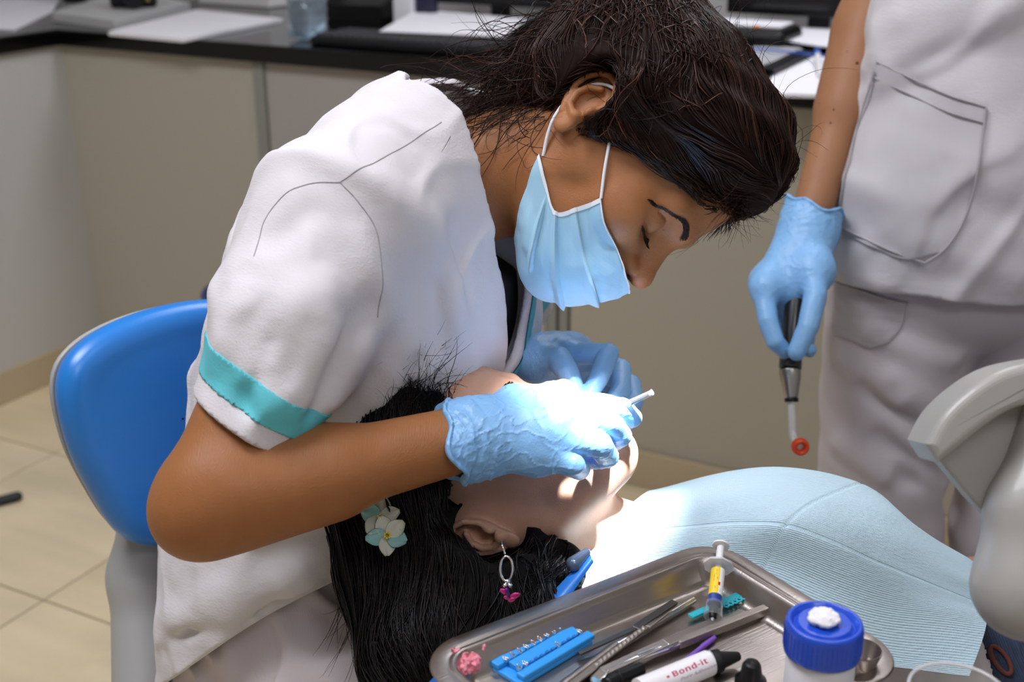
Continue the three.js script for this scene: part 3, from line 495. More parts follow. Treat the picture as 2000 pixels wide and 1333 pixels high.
  const midc = [L(0.1310, -0.0335, 0), L(0.1260, -0.056, 0), L(0.1120, -0.0890, 0), L(0.0780, -0.1055, 0), L(0.0460, -0.100, 0)];
  const mir = (a) => a.map((p) => V(p.x, p.y, -p.z)), cols = [sideN, quart, eighth, midc, mir(eighth), mir(quart), mir(sideN)];
  const mnet = [0, 1, 2, 3, 4].map((r) => cols.map((c) => c[r]));
  const maskP = (u, v) => { const p = netPoint(mnet, u, v), c = V(0.045, -0.05, 0), n = p.clone().sub(c).normalize(); const pl = (q) => { const s = (v - q) / 0.05; return s > -1 && s < 1 ? (s > 0 ? 1 - s : 1 + s * 6 > 0 ? 1 + s * 6 : 0) * 0.0048 : 0; }; const amp = Math.min(1, 6 * u + 0.5, 6 * (1 - u) + 0.5); p.addScaledVector(n, amp * (pl(0.3) + pl(0.5) + pl(0.7)) + 0.0016 * noise(u * 5, v * 9, 2.2) + 0.0008 * noise(u * 22, v * 15, 5.2) + 0.0012 * Math.sin(u * 14) * noise(u * 3, v * 4, 9) ); return p; };
  const head2 = (p) => onField(head, p, 0.0022, 3);
  const clearOf = (p) => head(p.x, p.y, p.z) < 0.0022 ? head2(p) : p;
  const mg = sheet((u, v) => clearOf(maskP(u, v)), 110, 90, 0.0012, [0.2, 0.16]); mg.applyMatrix4(HM);
  const mask = obj('face_mask', mg, phy([0.42, 0.70, 0.86], 0.9, { transmission: 0.18, bumpMap: rep(TX.weave, 3), bumpScale: 0.0003 }), who); mask.userData.label = 'pale blue pleated mask';
  const whiteCloth = std([0.80, 0.82, 0.84], 0.85);
  const edgeStrip = (fn, n, w) => { const g = sheet((u, v) => clearOf(fn(u, v * w)).add(V(0, 0, 0)), n, 3, 0.0024); g.applyMatrix4(HM); return g; };
  obj('mask_edge', [edgeStrip((u, v) => maskP(u, v), 110, 0.022), edgeStrip((u, v) => maskP(v * 0.7, u), 60, 0.03), edgeStrip((u, v) => maskP(1 - v * 0.7, u), 60, 0.03)], whiteCloth, mask).userData.label = 'white edging';
  { // stitch dots along the upper edge
    const dots = []; for (const row of [0.045, 0.085]) for (let i = 2; i < 58; i++) { const p = clearOf(maskP(i / 120, row)); const g = new THREE.SphereGeometry(0.0006, 5, 4); g.translate(p.x, p.y, p.z); dots.push(g); const b = clearOf(maskP(i / 120, 1 - row)); const g2 = new THREE.SphereGeometry(0.0006, 5, 4); g2.translate(b.x, b.y, b.z); dots.push(g2); }
    const g = merge(dots); g.applyMatrix4(HM); obj('weld_dots', g, std([0.30, 0.55, 0.72], 0.8), mask); }
  for (const s of [1, -1]) {
    const S = (x, y, z) => V(x, y, z * s), loop = (pts) => { const g = tube(pts, 0.0014, 6, 40); g.applyMatrix4(HM); return g; };
    obj('ear_loop', loop([S(0.064, -0.022, 0.0655), S(0.045, -0.008, 0.071), S(0.024, 0.009, 0.0755), S(0.009, 0.021, 0.080), S(-0.006, 0.030, 0.080), S(-0.020, 0.020, 0.076), S(-0.023, 0.0, 0.0745), S(-0.014, -0.022, 0.0745), S(-0.005, -0.034, 0.070), S(0.008, -0.046, 0.0635)]), whiteCloth, mask);
  }

  // ---- hair
  const bun = V(-0.098, 0.098, 0.005);
  const hl = (x) => 0.0120 + 0.80 * (x - 0.028);
  const hairMask = (x, y, z) => {                                            // below 0: hair grows here
    const az = Math.abs(z), wav = 0.003 * noise(x * 40, y * 40, z * 40);
    const front = (hl(x) - 0.005 - y) * 0.78;                 // forehead and temple
    const back = ((-0.012 + (x + 0.02) * 1.05) - y) * 0.7;                                  // behind the ear to the nape
    return (x > -0.004 ? front : Math.max(back, front * 0.0 + back)) + wav;
  };
  const hairVol = (x, y, z) => {
    const h = head(x, y, z), az = Math.abs(z), m = hairMask(x, y, z);
    let th = 0.006 + 0.020 * smooth(0.0, -0.05, m) + 0.008 * smooth(0.02, 0.09, x) * smooth(0, -0.02, m);
    th += 0.0035 * noise(x * 24 + y * 6, y * 24, z * 24) + 0.002 * Math.sin((x * 0.6 - y) * 160 + 4 * noise(x * 12, y * 12, z * 12)) * smooth(0, 0.04, x);
    const er = Math.hypot(x + 0.008, y - 0.004, (az - 0.076) * 1.2);                                   // leave the ears free
    let d = smax(h - th, m * 0.8, 0.006);
    const eu = (y - 0.006) * 0.975 - (x + 0.010) * 0.2, ef = (x + 0.010) * 0.975 + (y - 0.006) * 0.2, eo = Math.hypot(eu / 0.034, ef / 0.0215); if (az > 0.045) d = smax(d, (1 - eo) * 0.022, 0.005);
    const bn = Math.hypot(x - bun.x, y - bun.y, (z - bun.z) * 0.9) - 0.046 - 0.008 * noise(x * 30, y * 30, z * 30) - 0.004 * Math.sin(Math.atan2(y - bun.y, x - bun.x) * 3 + z * 60);
    return smin(d, bn, 0.03);
  };
  const hairCol = (x, y, z) => { const n = noise(x * 50, y * 50, z * 50) * 0.5 + 0.5; return [0.010 + 0.008 * n, 0.0042 + 0.003 * n, 0.003 + 0.002 * n]; };
  const gv = meshField((x, y, z) => hairVol(x, y, z) + 0.0012, [-0.17, -0.09, -0.12], [0.15, 0.18, 0.12], 0.0026, { color: hairCol, safe: 2 });
  seed(4242);
  const strands = [], g3 = [0, 0, 0];
  const comb = (start, n, step, pull, wob, off, target, freq = 38) => {
    const pts = [start.clone()], ph = rr(0, 50); let p = start.clone(), dir = null;
    for (let i = 0; i < n; i++) {
      grad(hairVol, p.x, p.y, p.z, 0.003, g3); const nn = V(...g3).normalize(), w = target.clone().sub(p).normalize(); { const way = V(-0.035, 0.050, p.z >= 0 ? 0.086 : -0.086), hh = p.y - hl(p.x), s = smooth(0.075, 0.0, hh) * smooth(-0.02, 0.03, p.x); w.lerp(way.sub(p).normalize(), s * 0.9).normalize(); }
      w.add(V(noise(p.x * freq, p.y * freq, p.z * freq + ph * 0.02), noise(p.y * freq, p.z * freq, p.x * freq + 7), noise(p.z * freq, p.x * freq, p.y * freq + 3)).multiplyScalar(wob));
      w.addScaledVector(nn, -w.dot(nn)).normalize(); if (dir) w.lerp(dir, pull).normalize(); dir = w;
      p = p.clone().addScaledVector(w, step); const d = hairVol(p.x, p.y, p.z) - off; p.addScaledVector(nn, -d * 0.8); pts.push(p);
      if (p.distanceTo(target) < 0.03) break;
    }
    return pts;
  };
  const dark = () => { const n = rnd(), k = 0.7 + 0.8 * rnd(); return n < 0.72 ? [0.015 * k, 0.0065 * k, 0.004 * k] : n < 0.95 ? [0.042 * k, 0.016 * k, 0.010 * k] : [0.09 * k, 0.037 * k, 0.022 * k]; };
  let made = 0;
  for (let tries = 0; tries < 40000 && made < 6200; tries++) {
    const q = onField(hairVol, V(rr(-0.11, 0.14), rr(-0.06, 0.16), rr(-0.1, 0.105)), 0, 4); if (Math.abs(hairVol(q.x, q.y, q.z)) > 0.003) continue;
    if (q.z < -0.04 && rnd() < 0.6) continue; made++;
    const pts = comb(q, 7 + Math.floor(rnd() * 9), 0.0085, 0.45, 0.65, rr(-0.0012, 0.0026), bun, 34); if (pts.length < 3) continue;
    strands.push({ p: pts, r: rr(0.00028, 0.0007), c: dark(), taper: 2 });
  }
  // bun coils
  for (let i = 0; i < 260; i++) { const a0 = rr(0, 6.28), R = rr(0.018, 0.048), pts = [], tilt = rr(-0.8, 0.8); for (let s = 0; s < 14; s++) { const a = a0 + s * 0.3, p = V(Math.cos(a) * R, Math.sin(a) * R, (Math.sin(a * 0.7 + tilt) * 0.03 + rr(-0.002, 0.002))); p.applyEuler(new THREE.Euler(tilt * 0.5, tilt, 0)); p.setLength(p.length() * (0.046 / Math.max(p.length(), 0.046)) + rr(0.0, 0.003)); const q = p.clone().normalize().multiplyScalar(0.048 + 0.004 * Math.sin(s + a0)).add(bun); pts.push(q); } strands.push({ p: pts, r: rr(0.0006, 0.0013), c: dark(), taper: 2 }); }
  // loose hair at the nape, hanging back over the collar, and fly-aways round the outline
  const loose = (start, dir, n, step, curl, grav) => { const pts = [start.clone()]; let p = start.clone(), d = dir.clone().normalize(); const s = rr(0, 99); for (let i = 0; i < n; i++) { d.add(V(noise(p.x * 25 + s, p.y * 25, p.z * 25), noise(p.y * 25, p.z * 25 + s, p.x * 25), noise(p.z * 25, p.x * 25, p.y * 25 + s)).multiplyScalar(curl)).addScaledVector(grav, 0.06).normalize(); p = p.clone().addScaledVector(d, step); const hh = head(p.x, p.y, p.z); if (hh < 0.002) { const nn = normalOf(head, p); p.addScaledVector(nn, 0.002 - hh); } pts.push(p); } return pts; };
  const downL = V(0, -1, 0).transformDirection(HI), backL = at(900, 170, 1.05).sub(at(1060, 120, 1.05)).transformDirection(HI).normalize();
  for (let i = 0; i < 420; i++) { const q = onField(hairVol, V(rr(-0.115, -0.05), rr(-0.055, 0.05), rr(-0.05, 0.06)), 0.001, 4); strands.push({ p: loose(q, backL.clone().add(V(rr(-0.3, 0.3), rr(-0.3, 0.3), rr(-0.25, 0.25))), 9 + Math.floor(rnd() * 9), rr(0.005, 0.0085), rr(0.3, 0.6), downL), r: rr(0.00022, 0.0006), c: dark() }); }
  for (let i = 0; i < 520; i++) { const q = onField(hairVol, V(rr(-0.1, 0.14), rr(-0.03, 0.16), rr(-0.09, 0.095)), 0.0005, 4), nn = normalOf(hairVol, q, 0.003), w = bun.clone().sub(q).normalize(), fp = loose(q, w.addScaledVector(nn, rr(0.2, 0.9)), 6 + Math.floor(rnd() * 8), rr(0.004, 0.008), 0.8, downL); if (fp.some((p) => p.x > 0 && p.x < 0.1 && p.y < hl(p.x) - 0.004)) continue; strands.push({ p: fp, r: rr(0.00014, 0.0003), c: dark() }); }
  for (let i = 0; i < 900; i++) { const q = onField(hairVol, V(rr(-0.10, 0.03), rr(0.02, 0.13), rr(0.02, 0.1)), 0.0008, 5), nn = normalOf(hairVol, q, 0.003), w = bun.clone().sub(q).normalize().add(V(rr(-0.7, 0.7), rr(-0.7, 0.7), rr(-0.4, 0.4))); w.addScaledVector(nn, -w.dot(nn)).normalize(); const pts = [q]; let p = q; for (let j = 0; j < 8; j++) { w.add(V(rr(-0.25, 0.25), rr(-0.25, 0.25), rr(-0.25, 0.25))).normalize(); p = onField(hairVol, p.clone().addScaledVector(w, 0.006), 0.0012 + 0.002 * Math.sin(j * 0.8 + i), 2); pts.push(p); } strands.push({ p: pts, r: rr(0.0003, 0.0007), c: dark(), taper: 2 }); }
  for (let i = 0; i < 34; i++) { const q = onField(head, V(rr(-0.06, -0.015), rr(-0.06, -0.01), rr(0.03, 0.07)), 0.001, 4); strands.push({ p: loose(q, V(-0.3, -0.8, 0.3).add(V(rr(-0.5, 0.5), rr(-0.4, 0.2), rr(-0.1, 0.3))), 8 + Math.floor(rnd() * 8), 0.006, 0.9, downL), r: rr(0.0002, 0.0004), c: dark() }); }
  for (let i = 0; i < 60; i++) { const q = onField(head, V(rr(0.10, 0.125), rr(0.07, 0.1), rr(-0.03, 0.05)), 0.002, 4); strands.push({ p: loose(q, V(0.6, -0.1, 0.3).add(V(rr(-0.5, 0.5), rr(-0.6, 0.6), rr(-0.4, 0.4))), 8, 0.0045, 1.0, downL), r: rr(0.00015, 0.0003), c: dark() }); }
  // short fringe strands along the hairline
  for (let i = 0; i < 700; i++) { const x = rr(0.012, 0.118), z = rr(-0.5, 1) > 0 ? 1 : -1, s0 = V(x, hl(x) - rr(-0.004, 0.006), z * lerp(0.072, 0.004, smooth(0.03, 0.118, x))), q = onField(head, s0, 0.0006, 5), w = V(-0.78, -0.55, 0).lerp(bun.clone().sub(q).normalize(), rr(0.15, 0.55)).normalize(); const pts = [q]; let p = q; for (let j = 0; j < 7; j++) { p = p.clone().addScaledVector(w, 0.0055); p = onField(head, p, 0.001 + j * 0.0017, 3); pts.push(p); } strands.push({ p: pts, r: rr(0.00025, 0.0006), c: dark() }); }
  const gs = hairs(strands);
  gs.applyMatrix4(HM); gv.applyMatrix4(HM); const hairO = obj('hair', gs, M.hair, who); obj('hair_mass', gv, M.hairMass, hairO); hairO.userData.label = 'dark brown hair swept up into a loose bun';
  // brows and lashes
  for (const s of [1, -1]) {
    const brow = [], lash = [];
    for (let i = 0; i < 320; i++) { const t = rnd(), z = lerp(0.012, 0.057, t), y = 0.0265 + 0.005 * Math.sin(Math.PI * Math.min(1, t * 1.1)) - 0.011 * smooth(0.45, 1, t), th = lerp(0.0034, 0.0008, t), q = onField(head, V(lerp(0.114, 0.085, t * t), y + rr(-th, th), z * s), 0.0002, 7); const e = onField(head, q.clone().add(V(-0.0015, 0.0012 - 0.0034 * t, s * 0.0055)), 0.0006, 4); brow.push({ p: [q, onField(head, q.clone().lerp(e, 0.5), 0.0006, 3), e], r: 0.00034, c: [0.012, 0.007, 0.005] }); }
    for (let i = 0; i < 70; i++) { const z = lerp(0.0175, 0.0475, i / 69), y = 0.0030 - 0.0035 * Math.cos((z - 0.032) / 0.016), q = onField(head, V(0.102, y, z * s), 0.0, 6); lash.push({ p: [q, q.clone().add(V(0.0035, -0.0028, s * 0.0012)), q.clone().add(V(0.0085, -0.0038, s * 0.0030 + rr(-0.001, 0.001)))], r: 0.00055, c: [0.008, 0.006, 0.005] }); }
    for (const [n, l] of [['eyebrow', brow], ['eyelashes', lash]]) { const g = hairs(l); g.applyMatrix4(HM); obj(n, g, M.hair, who); }
  }
  DEN.HM = HM;
}
// ================================================================ patient
const PAT = {};
{
  const who = thing('person', 'patient lying back with head tipped towards the dentist, long black hair hanging down', 'person');
  const sc = 0.905, rot = headFrame(V(0, 0, 0), 70 * Math.PI / 180, 15 * Math.PI / 180, -0.02, sc), earL = V(-0.010, 0.004, 0.078).applyMatrix4(rot);
  const HM = rot.clone().setPosition(at(946, 1050, 1.005).sub(earL)), HI = HM.clone().invert();
  const chest = V(0.150, 0.645, -0.960), belly = V(0.41, 0.578, -0.940), hip = V(0.54, 0.575, -0.905), knee = V(0.93, 0.66, -0.86);
  const nEnd = V(0.105, 0.672, -0.955).applyMatrix4(HI);
  const head = headField(nEnd, { neck0: 0.052, neck1: 0.058 });
  const tone = skinTone([0.56, 0.315, 0.215], 0, 0.035);
  const gH = meshField(head, [-0.15, -0.235, -0.12], [0.145, 0.145, 0.12], 0.002, { color: (x, y, z) => { const c = tone(x, y, z), lip = Math.exp(-((y + 0.054) ** 2) / 6e-5 - (z * z) / 4e-4) * (x > 0.09 ? 1 : 0), ck = Math.exp(-((x - 0.08) ** 2 + (y + 0.03) ** 2 + (Math.abs(z) - 0.045) ** 2) / 6e-4) * 0.1; return [c[0] * (1 + 0.2 * ck), c[1] * (1 - 0.35 * lip - ck), c[2] * (1 - 0.2 * lip - ck)]; } }); gH.applyMatrix4(HM);
  const W = V(0, 0, 1), trunk = union([flatCone(chest, belly, 0.076, 0.066, W, 1.2), flatCone(belly, hip, 0.066, 0.078, W, 1.4), cone(chest.clone().add(V(0.015, -0.035, 0.085)), chest.clone().add(V(0.015, -0.035, -0.10)), 0.040, 0.040)], 0.05);
  const shR = chest.clone().add(V(0.03, -0.055, 0.110)), elR = V(0.33, 0.535, -0.80), haR = V(0.52, 0.60, -0.80), shL = chest.clone().add(V(0.03, -0.055, -0.13)), elL = V(0.34, 0.535, -1.10), haL = V(0.54, 0.64, -1.0);
  const bodyF = union([(x, y, z) => trunk(x, y, z) + 0.012, cone(shR, elR, 0.038, 0.032), cone(elR, haR, 0.031, 0.021), cone(shL, elL, 0.038, 0.032), cone(elL, haL, 0.031, 0.021), cone(haR, haR.clone().add(V(0.08, 0, -0.03)), 0.022, 0.012), cone(haL, haL.clone().add(V(0.08, 0, 0.03)), 0.022, 0.012)], 0.02);
  const bb = boxOf([chest, hip, elR, haR, elL, haL], 0.12);
  obj('body', merge([meshField(bodyF, bb[0], bb[1], 0.007, { color: tone }), gH]), M.skin, who);
  // clothes
  const shirtF = (x, y, z) => { let d = smin(trunk(x, y, z) - 0.002, cone(shR, shR.clone().lerp(elR, 0.5), 0.05, 0.046)(x, y, z), 0.03); d = smin(d, cone(shL, shL.clone().lerp(elL, 0.5), 0.05, 0.046)(x, y, z), 0.03); d -= 0.004 * noise(x * 20, y * 9, z * 30) + 0.002 * noise(x * 55, y * 20, z * 20); return Math.max(d, x - 0.415, 0.115 - x); };
  obj('shirt', meshField(shirtF, bb[0], bb[1], 0.005, { safe: 2 }), std([0.66, 0.62, 0.62], 0.85, { bumpMap: rep(TX.weave, 9), bumpScale: 0.0004 }), who);
  const denim = phy(0xffffff, 0.85, { map: dataTex(256, (u, v) => { const n = 0.5 + tileNoise(u, v, 60, 4) * 0.5 + 0.25 * Math.sin((u + v) * 128 * Math.PI), k = 0.12 + 0.16 * n; return [k * 0.75, k * 0.95, k * 1.4]; }, true) }); denim.map.repeat.set(7, 7);
  const jeansF = (x, y, z) => { const t = union([(a, b, c) => trunk(a, b, c) - 0.004, cone(hip.clone().add(V(0, 0, 0.085)), knee.clone().add(V(0, 0, 0.08)), 0.082, 0.058), cone(hip.clone().add(V(0, 0, -0.085)), knee.clone().add(V(0, 0, -0.10)), 0.082, 0.058), cone(knee.clone().add(V(0, 0, 0.08)), V(1.22, 0.45, -0.80), 0.058, 0.045), cone(knee.clone().add(V(0, 0, -0.10)), V(1.22, 0.45, -0.98), 0.058, 0.045)], 0.03)(x, y, z); return Math.max(t - 0.003 * noise(x * 14, y * 14, z * 18), 0.392 - x + (z + 0.9) * 0.15); };
  obj('jeans', meshField(jeansF, [0.34, 0.38, -1.12], [1.3, 0.78, -0.68], 0.0065, { safe: 2 }), denim, who);
  { const c0 = atY(1952, 1292, 0.66); const q = castField(jeansF, at(1955, 1290, 0.7), at(1955, 1290, 1).sub(camera.position).normalize(), 0.001, 0.6) ?? c0; const n = normalOf(jeansF, q), s = V(0.3, 0, 0.95).addScaledVector(n, -V(0.3, 0, 0.95).dot(n)).normalize(), c = n.clone().cross(s); const lp = []; for (let i = 0; i < 16; i++) { const a = i / 16 * 6.283; lp.push(onField(jeansF, q.clone().addScaledVector(s, Math.cos(a) * 0.0125).addScaledVector(c, Math.sin(a) * 0.0055), 0.001)); } obj('buttonhole', tube(lp, 0.0021, 6, 48, true), std([0.12, 0.03, 0.02], 0.8), who).userData.label = 'brown stitched buttonhole'; }
  // ---- hair: cap plus hanging mass
  const w2 = (p) => p;
  const fallA = [[at(870, 930, 1.06), at(800, 1120, 1.035), 0.070, 0.052], [at(800, 1120, 1.035), at(850, 1290, 0.995), 0.052, 0.050], [at(905, 1075, 1.02), at(880, 1250, 0.985), 0.048, 0.055], [at(960, 1120, 1.0), at(1095, 1108, 1.015), 0.036, 0.021], [at(930, 1150, 1.0), at(1010, 1215, 0.975), 0.045, 0.035], [at(850, 1290, 0.995), at(900, 1420, 0.99), 0.05, 0.03]].map((a) => cone(...a));
  const fall = union(fallA, 0.035), tmp = V(0, 0, 0), e = HI.elements;
  const loc = (x, y, z) => [e[0] * x + e[4] * y + e[8] * z + e[12], e[1] * x + e[5] * y + e[9] * z + e[13], e[2] * x + e[6] * y + e[10] * z + e[14]];
  const lineAt = (X) => 0.056 + 0.55 * (X - 0.05) + 0.012 * smooth(0.06, 0.11, X);
  const cap = (x, y, z) => {
    const [X, Y, Z] = loc(x, y, z), az = Math.abs(Z), h = head(X, Y, Z) * sc; if (h > 0.12) return h - 0.02;
    const m = X > 0 ? (lineAt(X) - Y) * 0.8 : (-0.03 + (X + 0.01) * 0.6 - Y) * 0.75, er = Math.hypot(X + 0.006, Y - 0.002, (az - 0.077) * 1.3);
    const side = X > -0.005 && X < 0.045 && Y < 0.06 ? 0 : 0;
    let d = smax(h - 0.014 - 0.026 * smooth(0, -0.03, m), m, 0.010); return smax(d, (0.036 - er) * sc, 0.006);
  };
  const earW = V(-0.006, 0.0, 0.082).applyMatrix4(HM), jaw = V(0.05, -0.03, 0.06).applyMatrix4(HM);
  const hairVol = (x, y, z) => {
    let d = smin(cap(x, y, z), fall(x, y, z), 0.02);
    const [X, Y, Z] = loc(x, y, z); const er = Math.hypot(X + 0.004, (Y - 0.0) * 0.9, (Z - 0.088) * 0.8); d = smax(d, (0.034 - er) * sc, 0.01);
    d = smax(d, -(head(X, Y, Z) * sc - 0.004) - 10 * 0 - (X > 0.012 && Y < 0.05 ? -0.03 : 1), 0.004);
    return d - 0.003 * noise(x * 30, y * 12, z * 30) - 0.0012 * noise(x * 90, y * 30, z * 90);
  };
  const inkC = (x, y, z) => { const n = 0.5 + 0.5 * noise(x * 60, y * 60, z * 60); return [0.003 + 0.002 * n, 0.0025 + 0.0015 * n, 0.0025 + 0.0015 * n]; };
  const hb = boxOf([at(680, 690, 1.1), at(700, 1333, 0.95), at(1180, 1100, 1.0), at(900, 1000, 1.2), at(900, 1440, 0.98)], 0.05);
  const gv = meshField(hairVol, hb[0], hb[1], 0.004, { color: inkC, safe: 2.2 });
  seed(991);
  const st = [], gq = [0, 0, 0], ink = () => { const k = rr(0.6, 1.5); return rnd() < 0.85 ? [0.0035 * k, 0.0028 * k, 0.0028 * k] : [0.012 * k, 0.008 * k, 0.006 * k]; };
  const flow = (p) => { const c = at(870, 1400, 1.0).sub(p).normalize(); return c; };
  let n = 0; for (let t = 0; t < 16000 && n < 1900; t++) {
    const s0 = at(rr(670, 1150), rr(700, 1330), rr(0.9, 1.1)), q = onField(hairVol, s0, 0, 5); if (Math.abs(hairVol(q.x, q.y, q.z)) > 0.003) continue; n++;
    const pts = [q]; let p = q, dir = null; const tgt = p.x > at(985, 1100, 1).x ? at(1000, 1260, 0.97) : at(880, 1420, 0.98), off = rr(-0.001, 0.0025), s = rr(0, 9);
    for (let i = 0; i < 12; i++) { grad(hairVol, p.x, p.y, p.z, 0.004, gq); const nn = V(...gq).normalize(), w = tgt.clone().sub(p).normalize().add(V(noise(p.x * 14, p.y * 14, p.z * 14 + s), noise(p.y * 14, p.z * 14, p.x * 14 + 3), noise(p.z * 14, p.x * 14 + s, p.y * 14)).multiplyScalar(0.5)); w.addScaledVector(nn, -w.dot(nn)).normalize(); if (dir) w.lerp(dir, 0.4).normalize(); dir = w; p = p.clone().addScaledVector(w, 0.011); p.addScaledVector(nn, -(hairVol(p.x, p.y, p.z) - off) * 0.8); pts.push(p); if (p.distanceTo(tgt) < 0.03) break; }
    if (pts.length > 3 && !pts.some((p) => { const [X, Y] = loc(p.x, p.y, p.z); return (X > 0.03 && Y < 0.05 && Y > -0.1) || (X > 0.004 && Y < 0.045 && Y > -0.025); })) st.push({ p: pts, r: rr(0.0005, 0.0011), c: ink(), taper: 2 });
  }
  const wisp = (s, d, k, step, curl) => { const pts = [s.clone()]; let p = s.clone(); d = d.clone().normalize(); const z = rr(0, 90); for (let i = 0; i < k; i++) { d.add(V(noise(p.x * 20 + z, p.y * 20, p.z * 20), noise(p.y * 20, p.z * 20 + z, p.x * 20), noise(p.z * 20, p.x * 20, p.y * 20 + z)).multiplyScalar(curl)).normalize(); p = p.clone().addScaledVector(d, step); pts.push(p); } return pts; };
  for (let i = 0; i < 420; i++) { const hx0 = rr(735, 900), hy0 = rr(705, 830), hd = at(hx0, hy0, 1).sub(camera.position).normalize(), q = castField(hairVol, at(hx0, hy0, 0.9), hd, 0.0003, 0.4); if (!q) continue; st.push({ p: wisp(q, at(850 + rr(-90, 60), 640, 1.0).sub(q), 6 + Math.floor(rnd() * 7), rr(0.003, 0.0055), 0.35), r: rr(0.00018, 0.0004), c: ink() }); }
  for (let i = 0; i < 90; i++) { const q = at(rr(990, 1110), rr(1085, 1125), rr(0.965, 0.985)); st.push({ p: wisp(q, at(1010, 1200, 0.96).sub(q).normalize().add(V(rr(-0.5, 0.3), rr(-0.2, 0.3), 0)), 10, 0.006, 0.3), r: rr(0.0003, 0.0007), c: ink() }); }
  for (let i = 0; i < 70; i++) { const q = at(rr(672, 720), rr(1010, 1200), 1.02); st.push({ p: wisp(q, V(0.15, -1, 0.1), 10, 0.008, 0.3), r: rr(0.00025, 0.0005), c: ink() }); }
  const hairO = obj('hair', hairs(st), M.hair, who); hairO.userData.label = 'long black hair'; obj('hair_mass', gv, M.hairMass, hairO);
  for (const s of [1, -1]) { const fine = []; for (let i = 0; i < 220; i++) { const t = rnd(), z = lerp(0.012, 0.054, t), y = 0.0285 + 0.005 * Math.sin(Math.PI * Math.min(1, t * 1.1)) - 0.009 * smooth(0.45, 1, t), th = lerp(0.0038, 0.0010, t), q = onField(head, V(lerp(0.114, 0.088, t * t), y + rr(-th, th), z * s), 0.0002, 7), q2 = onField(head, q.clone().add(V(-0.0015, 0.0012 - 0.0034 * t, s * 0.0055)), 0.0006, 4); fine.push({ p: [q, q.clone().lerp(q2, 0.5), q2], r: 0.00036, c: [0.012, 0.008, 0.006] }); } const fg = hairs(fine); fg.applyMatrix4(HM); obj('eyebrow', fg, M.hair, who); }
  PAT.trunk = trunk; PAT.hairVol = hairVol; PAT.HM = HM;
  // ---- flower clip
  const fc = onField(hairVol, at(752, 1028, 0.97), 0.006, 6), fl = thing('hair_flower', 'white and pale turquoise cloth blossom clipped in the black hair', 'hair clip', fc.toArray());
  const toC = camera.position.clone().sub(fc).normalize(); fl.quaternion.setFromUnitVectors(V(0, 0, 1), toC);
  const petalG = (l, w, cup) => { const g = sheet((u, v) => { const a = (u - 0.5) * 2, y = v * l, ww = w * Math.sin(Math.PI * Math.min(1, 0.12 + v * 0.80)) , x = a * ww; return V(x, y, cup * v * v + 0.25 * x * x / w + 0.0012 * Math.sin(a * 5 + v * 3) * v); }, 10, 10, 0.0006); return g; };
  const cream = phy([0.72, 0.74, 0.64], 0.8, { transmission: 0.25 }), aqua = phy([0.33, 0.62, 0.60], 0.8, { transmission: 0.25 });
  seed(5); const blossoms = [[-0.002, 0.008, 0.004, 0.0], [0.003, -0.006, 0.009, 0.5]];
  for (const [bx, by, bz, a0] of blossoms) for (let i = 0; i < 5; i++) { const m = obj('petal', petalG(rr(0.0145, 0.0175), rr(0.0062, 0.0078), rr(0.002, 0.007)), i % 2 ? aqua : cream, fl); m.position.set(bx, by, bz + i * 0.0004); m.rotation.set(rr(-0.2, 0.1), 0, a0 + i * 1.2566 + rr(-0.15, 0.15)); }
  for (const [bx, by, bz] of blossoms) { const l = []; for (let i = 0; i < 7; i++) { const a = i * 0.9, p = V(bx + Math.cos(a) * 0.0022, by + Math.sin(a) * 0.0022, bz + 0.004); l.push(barBetween(V(bx, by, bz), p.clone().add(V(0, 0, 0.003)), 0.0005, 0.0005, 5), moveG(new THREE.SphereGeometry(0.0009, 6, 5), p.x, p.y, p.z + 0.003)); } obj('stamens', l, std([0.75, 0.62, 0.08], 0.7), fl); }
  // ---- earring
  const lobe = at(983, 1066, 0.915), er = thing('earring', 'silver drop earring with a pink butterfly charm below the ear', 'earring', lobe.toArray());
  const px = (dx, dy, dz = 0) => RIGHT.clone().multiplyScalar(dx / 2600).addScaledVector(UPV, -dy / 2600).addScaledVector(TOV, dz);
  obj('hook', tube([px(-4, -6, -0.004), px(-2, 0, 0.001), px(1, 8, 0.002), px(3, 16, 0.002)], 0.0006, 6), M.chrome, er);
  obj('ring', tube([0, 1, 2, 3, 4, 5, 6, 7, 8, 9].map((i) => px(6 + 12 * Math.sin(i * 0.6283), 44 - 24 * Math.cos(i * 0.6283), 0.002)), 0.0009, 6, 60, true), M.chrome, er);
  obj('setting', [moveG(new THREE.IcosahedronGeometry(0.0022, 1), ...px(8, 69, 0.002).toArray()), moveG(new THREE.IcosahedronGeometry(0.0018, 1), ...px(3, 76, 0.003).toArray()), moveG(new THREE.IcosahedronGeometry(0.0018, 1), ...px(13, 76, 0.003).toArray())], M.chrome, er);
  const pinkM = phy([0.50, 0.012, 0.16], 0.2, { clearcoat: 0.6 });
  for (const [a, b, s] of [[-10, 4, 0.9], [24, 12, 1], [-2, 16, 0.6], [14, 20, 0.7]]) obj('wing', moveG(new THREE.SphereGeometry(0.0042 * s, 12, 8).scale(1, 0.6, 0.3), ...px(8 + a * 0.6, 84 + b, 0.003).toArray(), 0, 0, a > 5 ? 0.4 : -0.5), pinkM, er);
  obj('butterfly_body', moveG(new THREE.CapsuleGeometry(0.0013, 0.006, 3, 8), ...px(8, 90, 0.004).toArray(), 0, 0, 0.2), std([0.10, 0.02, 0.2], 0.3), er);
}
